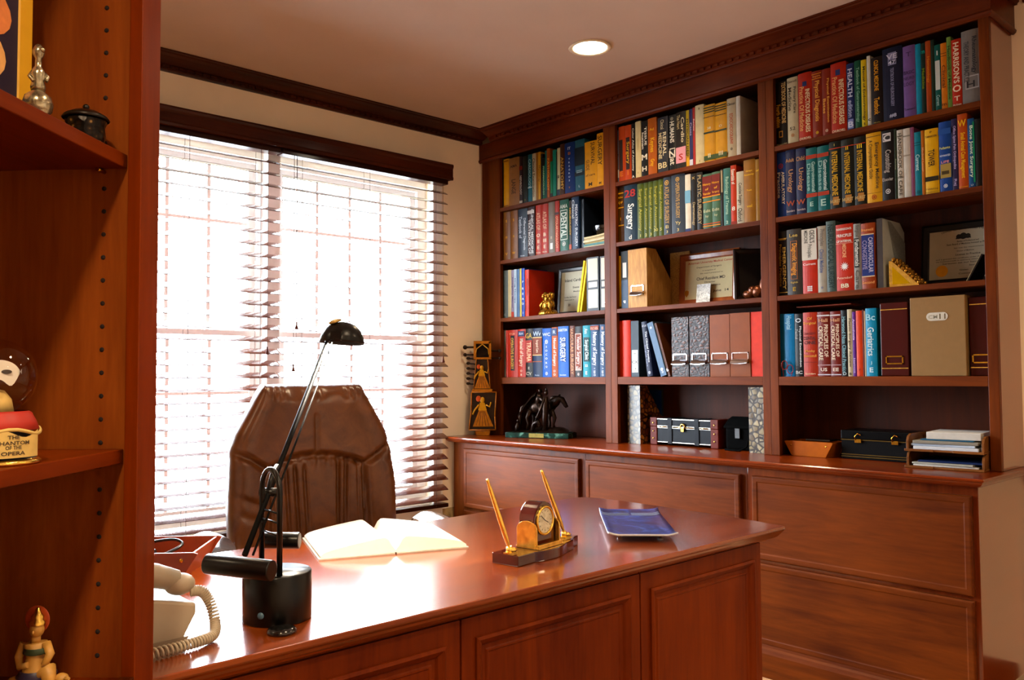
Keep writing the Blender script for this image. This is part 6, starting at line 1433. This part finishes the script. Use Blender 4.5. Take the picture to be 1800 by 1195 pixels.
for t_, zc, wd in (('THE', .0235, .3), ('PHANTOM', .0185, .85), ('OF THE', .0145, .4), ('OPERA', .0095, .6)):
    vs, fs, tw, th = glyphs(t_); h_ = .0034
    ww = .034 * wd; vv2 = []
    for a, b_ in vs:
        an = .42 + (a / tw - .5) * ww / .038; vv2.append((.0383 * math.sin(an), -.0383 * math.cos(an), zc + b_ / th * h_))
    q.add(vv2, fs, ink('#3a2a14'))
q.build('lettering', sc, fix=False)
m = MB(); m.lathe([(0, .046), (.016, .046), (.014, .058), (.008, .066), (0, .068)], CRM, 18)
m.build('inner_mound', gl)
m = MB()
mk = paint('#d8d4cc', .4, .03)
def mask(u, v):
    x = (u - .5) * 2; ax = abs(x)
    top = .094 - .006 * ax ** 2 - .007 * ax ** 6 - .004 * max(0, .25 - ax) ; low = .0765 - .007 * math.exp(-((ax - .62) / .26) ** 2) + .010 * ax ** 5
    return (x * .021, -.004 - .014 * math.sqrt(max(0, 1 - x * x * .9)), low + (top - low) * v)
m.grid(mask, 22, 12, mk)
for s in (-1, 1): m.prism([(s * .0092 + .0042 * math.cos(2 * PI * k / 14), .083 + .002 * math.sin(2 * PI * k / 14)) for k in range(14)], -.0178, -.0145, paint('#2a1c18', .7), 'y')
m.build('white_mask', gl)
m = MB(); m.ball((0, 0, .0785), .0345, glass('globe_glass', (.97, .95, .93, 1)), 40, 28); m.build('glass_ball', gl)
# painted statuette
st = thing('statuette', 'small painted statuette of a crowned figure with orange halo on the near lowest shelf', 'statuette', ab(.838, .517, ZB), math.radians(-45))
SK = paint('#b8863a', .5, .25, 80); GR = paint('#31402a', .5, .2); PU = paint('#2a2038', .5, .2); HALO = paint('#a83c0c', .5, .2)
m = MB(); m.lathe([(0, 0), (.026, 0), (.027, .004), (.022, .01), (0, .011)], PU, 20); m.build('base', st)
m = MB()
m.tube([(.0, 0, .011), (.0, 0, .028), (-.001, -.001, .042), (-.002, 0, .056)], [.018, .014, .0085, .011], SK, 14)
m.tube([(-.002, 0, .056), (-.001, 0, .0635)], [.005, .0042], SK, 10)
m.ball((.0, -.001, .069), (.0068, .007, .008), SK, 14, 10); m.ball((.0005, -.0085, .068), (.0013, .0015, .0018), SK, 8, 6)
m.tube([(-.013, 0, .055), (-.017, -.003, .042), (-.012, -.008, .034), (-.002, -.011, .037)], [.0048, .0042, .0038, .003], SK, 10)
m.tube([(.009, 0, .055), (.016, -.004, .046), (.013, -.009, .036)], [.0048, .0042, .0034], SK, 10)
m.tube([(.004, -.002, .02), (.018, -.01, .032), (.02, -.01, .012)], [.009, .0078, .006], SK, 12); m.tube([(-.006, -.002, .018), (-.02, -.008, .016), (-.024, -.012, .012)], [.009, .008, .006], SK, 12)
m.build('body', st)
m = MB(); m.lathe([(.0075, .0735), (.0078, .077), (.0058, .079), (.0062, .082), (.0035, .0855), (.0018, .09), (0, .091)], GOLD, 14); m.build('crown', st)
m = MB(); m.ball((-.004, .006, .077), (.013, .0018, .014), HALO, 20, 12); m.build('halo', st)
m = MB(); m.lathe([(.0115, .052), (.013, .047), (.011, .0455)], GR, 16); m.lathe([(.0152, .02), (.019, .024), (.0145, .03)], PU, 16); m.build('garment', st)
cow = MB(); cow.ball((.028, -.004, .022), (.007, .006, .005), SK, 10, 8); cow.tube([(.024, -.003, .004), (.025, -.003, .02)], [.0055, .006], SK, 8); cow.tube([(.033, -.006, .022), (.038, -.008, .023)], [.0025, .0015], SK, 6); cow.build('animal_companion', st)

# ------------------------------------------------------------------ lights
def can(i, x, y, power, seen=False):
    r = thing('recessed_downlight', 'round recessed ceiling downlight glowing above the bookcases', 'ceiling light', (x, y, CEIL))
    m = MB(); m.lathe([(.068, -.001), (.084, -.001), (.087, -.004), (.084, -.0065), (.07, -.005), (.068, -.001)], paint('#d8c8ac', .4), 40); m.build('trim_ring', r)
    m = MB(); m.lathe([(0, -.002), (.068, -.002)], emit('lamp_glow', (1, .86, .66, 1), 26), 40); m.build('lens', r)
    ld = bpy.data.lights.new('downlight', 'SPOT'); ld.energy = power; ld.color = (1, .75, .46); ld.spot_size = math.radians(150); ld.spot_blend = .8; ld.shadow_soft_size = .085
    lo_ = bpy.data.objects.new('downlight_beam', ld); COL.objects.link(lo_); lo_.parent = r; lo_.location = (0, 0, -.012)
    return r
for i, (x, y) in enumerate(CANS):
    r = can(i, x, y, CAN_W[i])
    if i: 
        r['label'] = 'unseen recessed ceiling downlight placed outside the frame to light the room'; r['group'] = 'ceiling downlights'
w = bpy.data.worlds.new('sky'); SC.world = w; w.use_nodes = True
bg = w.node_tree.nodes['Background']; bg.inputs[0].default_value = (.80, .90, 1, 1); bg.inputs[1].default_value = SKY
ld = bpy.data.lights.new('window_daylight', 'AREA'); ld.shape = 'RECTANGLE'; ld.size = 1.79; ld.size_y = 1.67; ld.cycles.is_portal = True
po_ = bpy.data.objects.new('window_daylight', ld); COL.objects.link(po_); po_.location = (1.765, YW + .2, 1.285); po_.rotation_euler = (math.radians(-90), 0, 0)

# ------------------------------------------------------------------ camera
cam = bpy.data.cameras.new('camera'); co = bpy.data.objects.new('camera', cam); COL.objects.link(co)
Rv, Uv, Fv = Vector((0.73682899, -0.67605719, -0.00545062)), Vector((-0.02410808, -0.03433046, 0.99911972)), Vector((0.6756492, 0.73604897, 0.04159412))
M = Matrix((Rv, Uv, -Fv)).transposed().to_4x4(); M.translation = (0, 0, 1.10); co.matrix_world = M
cam.sensor_fit = 'HORIZONTAL'; cam.sensor_width = 36; cam.lens = 1476.12 / 1800 * 36; cam.clip_start = .02
SC.camera = co
vs_ = SC.view_settings; vs_.view_transform = 'Standard'; vs_.look = 'None'; vs_.gamma = 1; vs_.use_curve_mapping = False; vs_.exposure = EXPO
SC.display_settings.display_device = 'sRGB'
cy = SC.cycles; cy.use_denoising = True; cy.max_bounces = 10; cy.diffuse_bounces = 5; cy.glossy_bounces = 5; cy.transparent_max_bounces = 12; cy.sample_clamp_indirect = 8
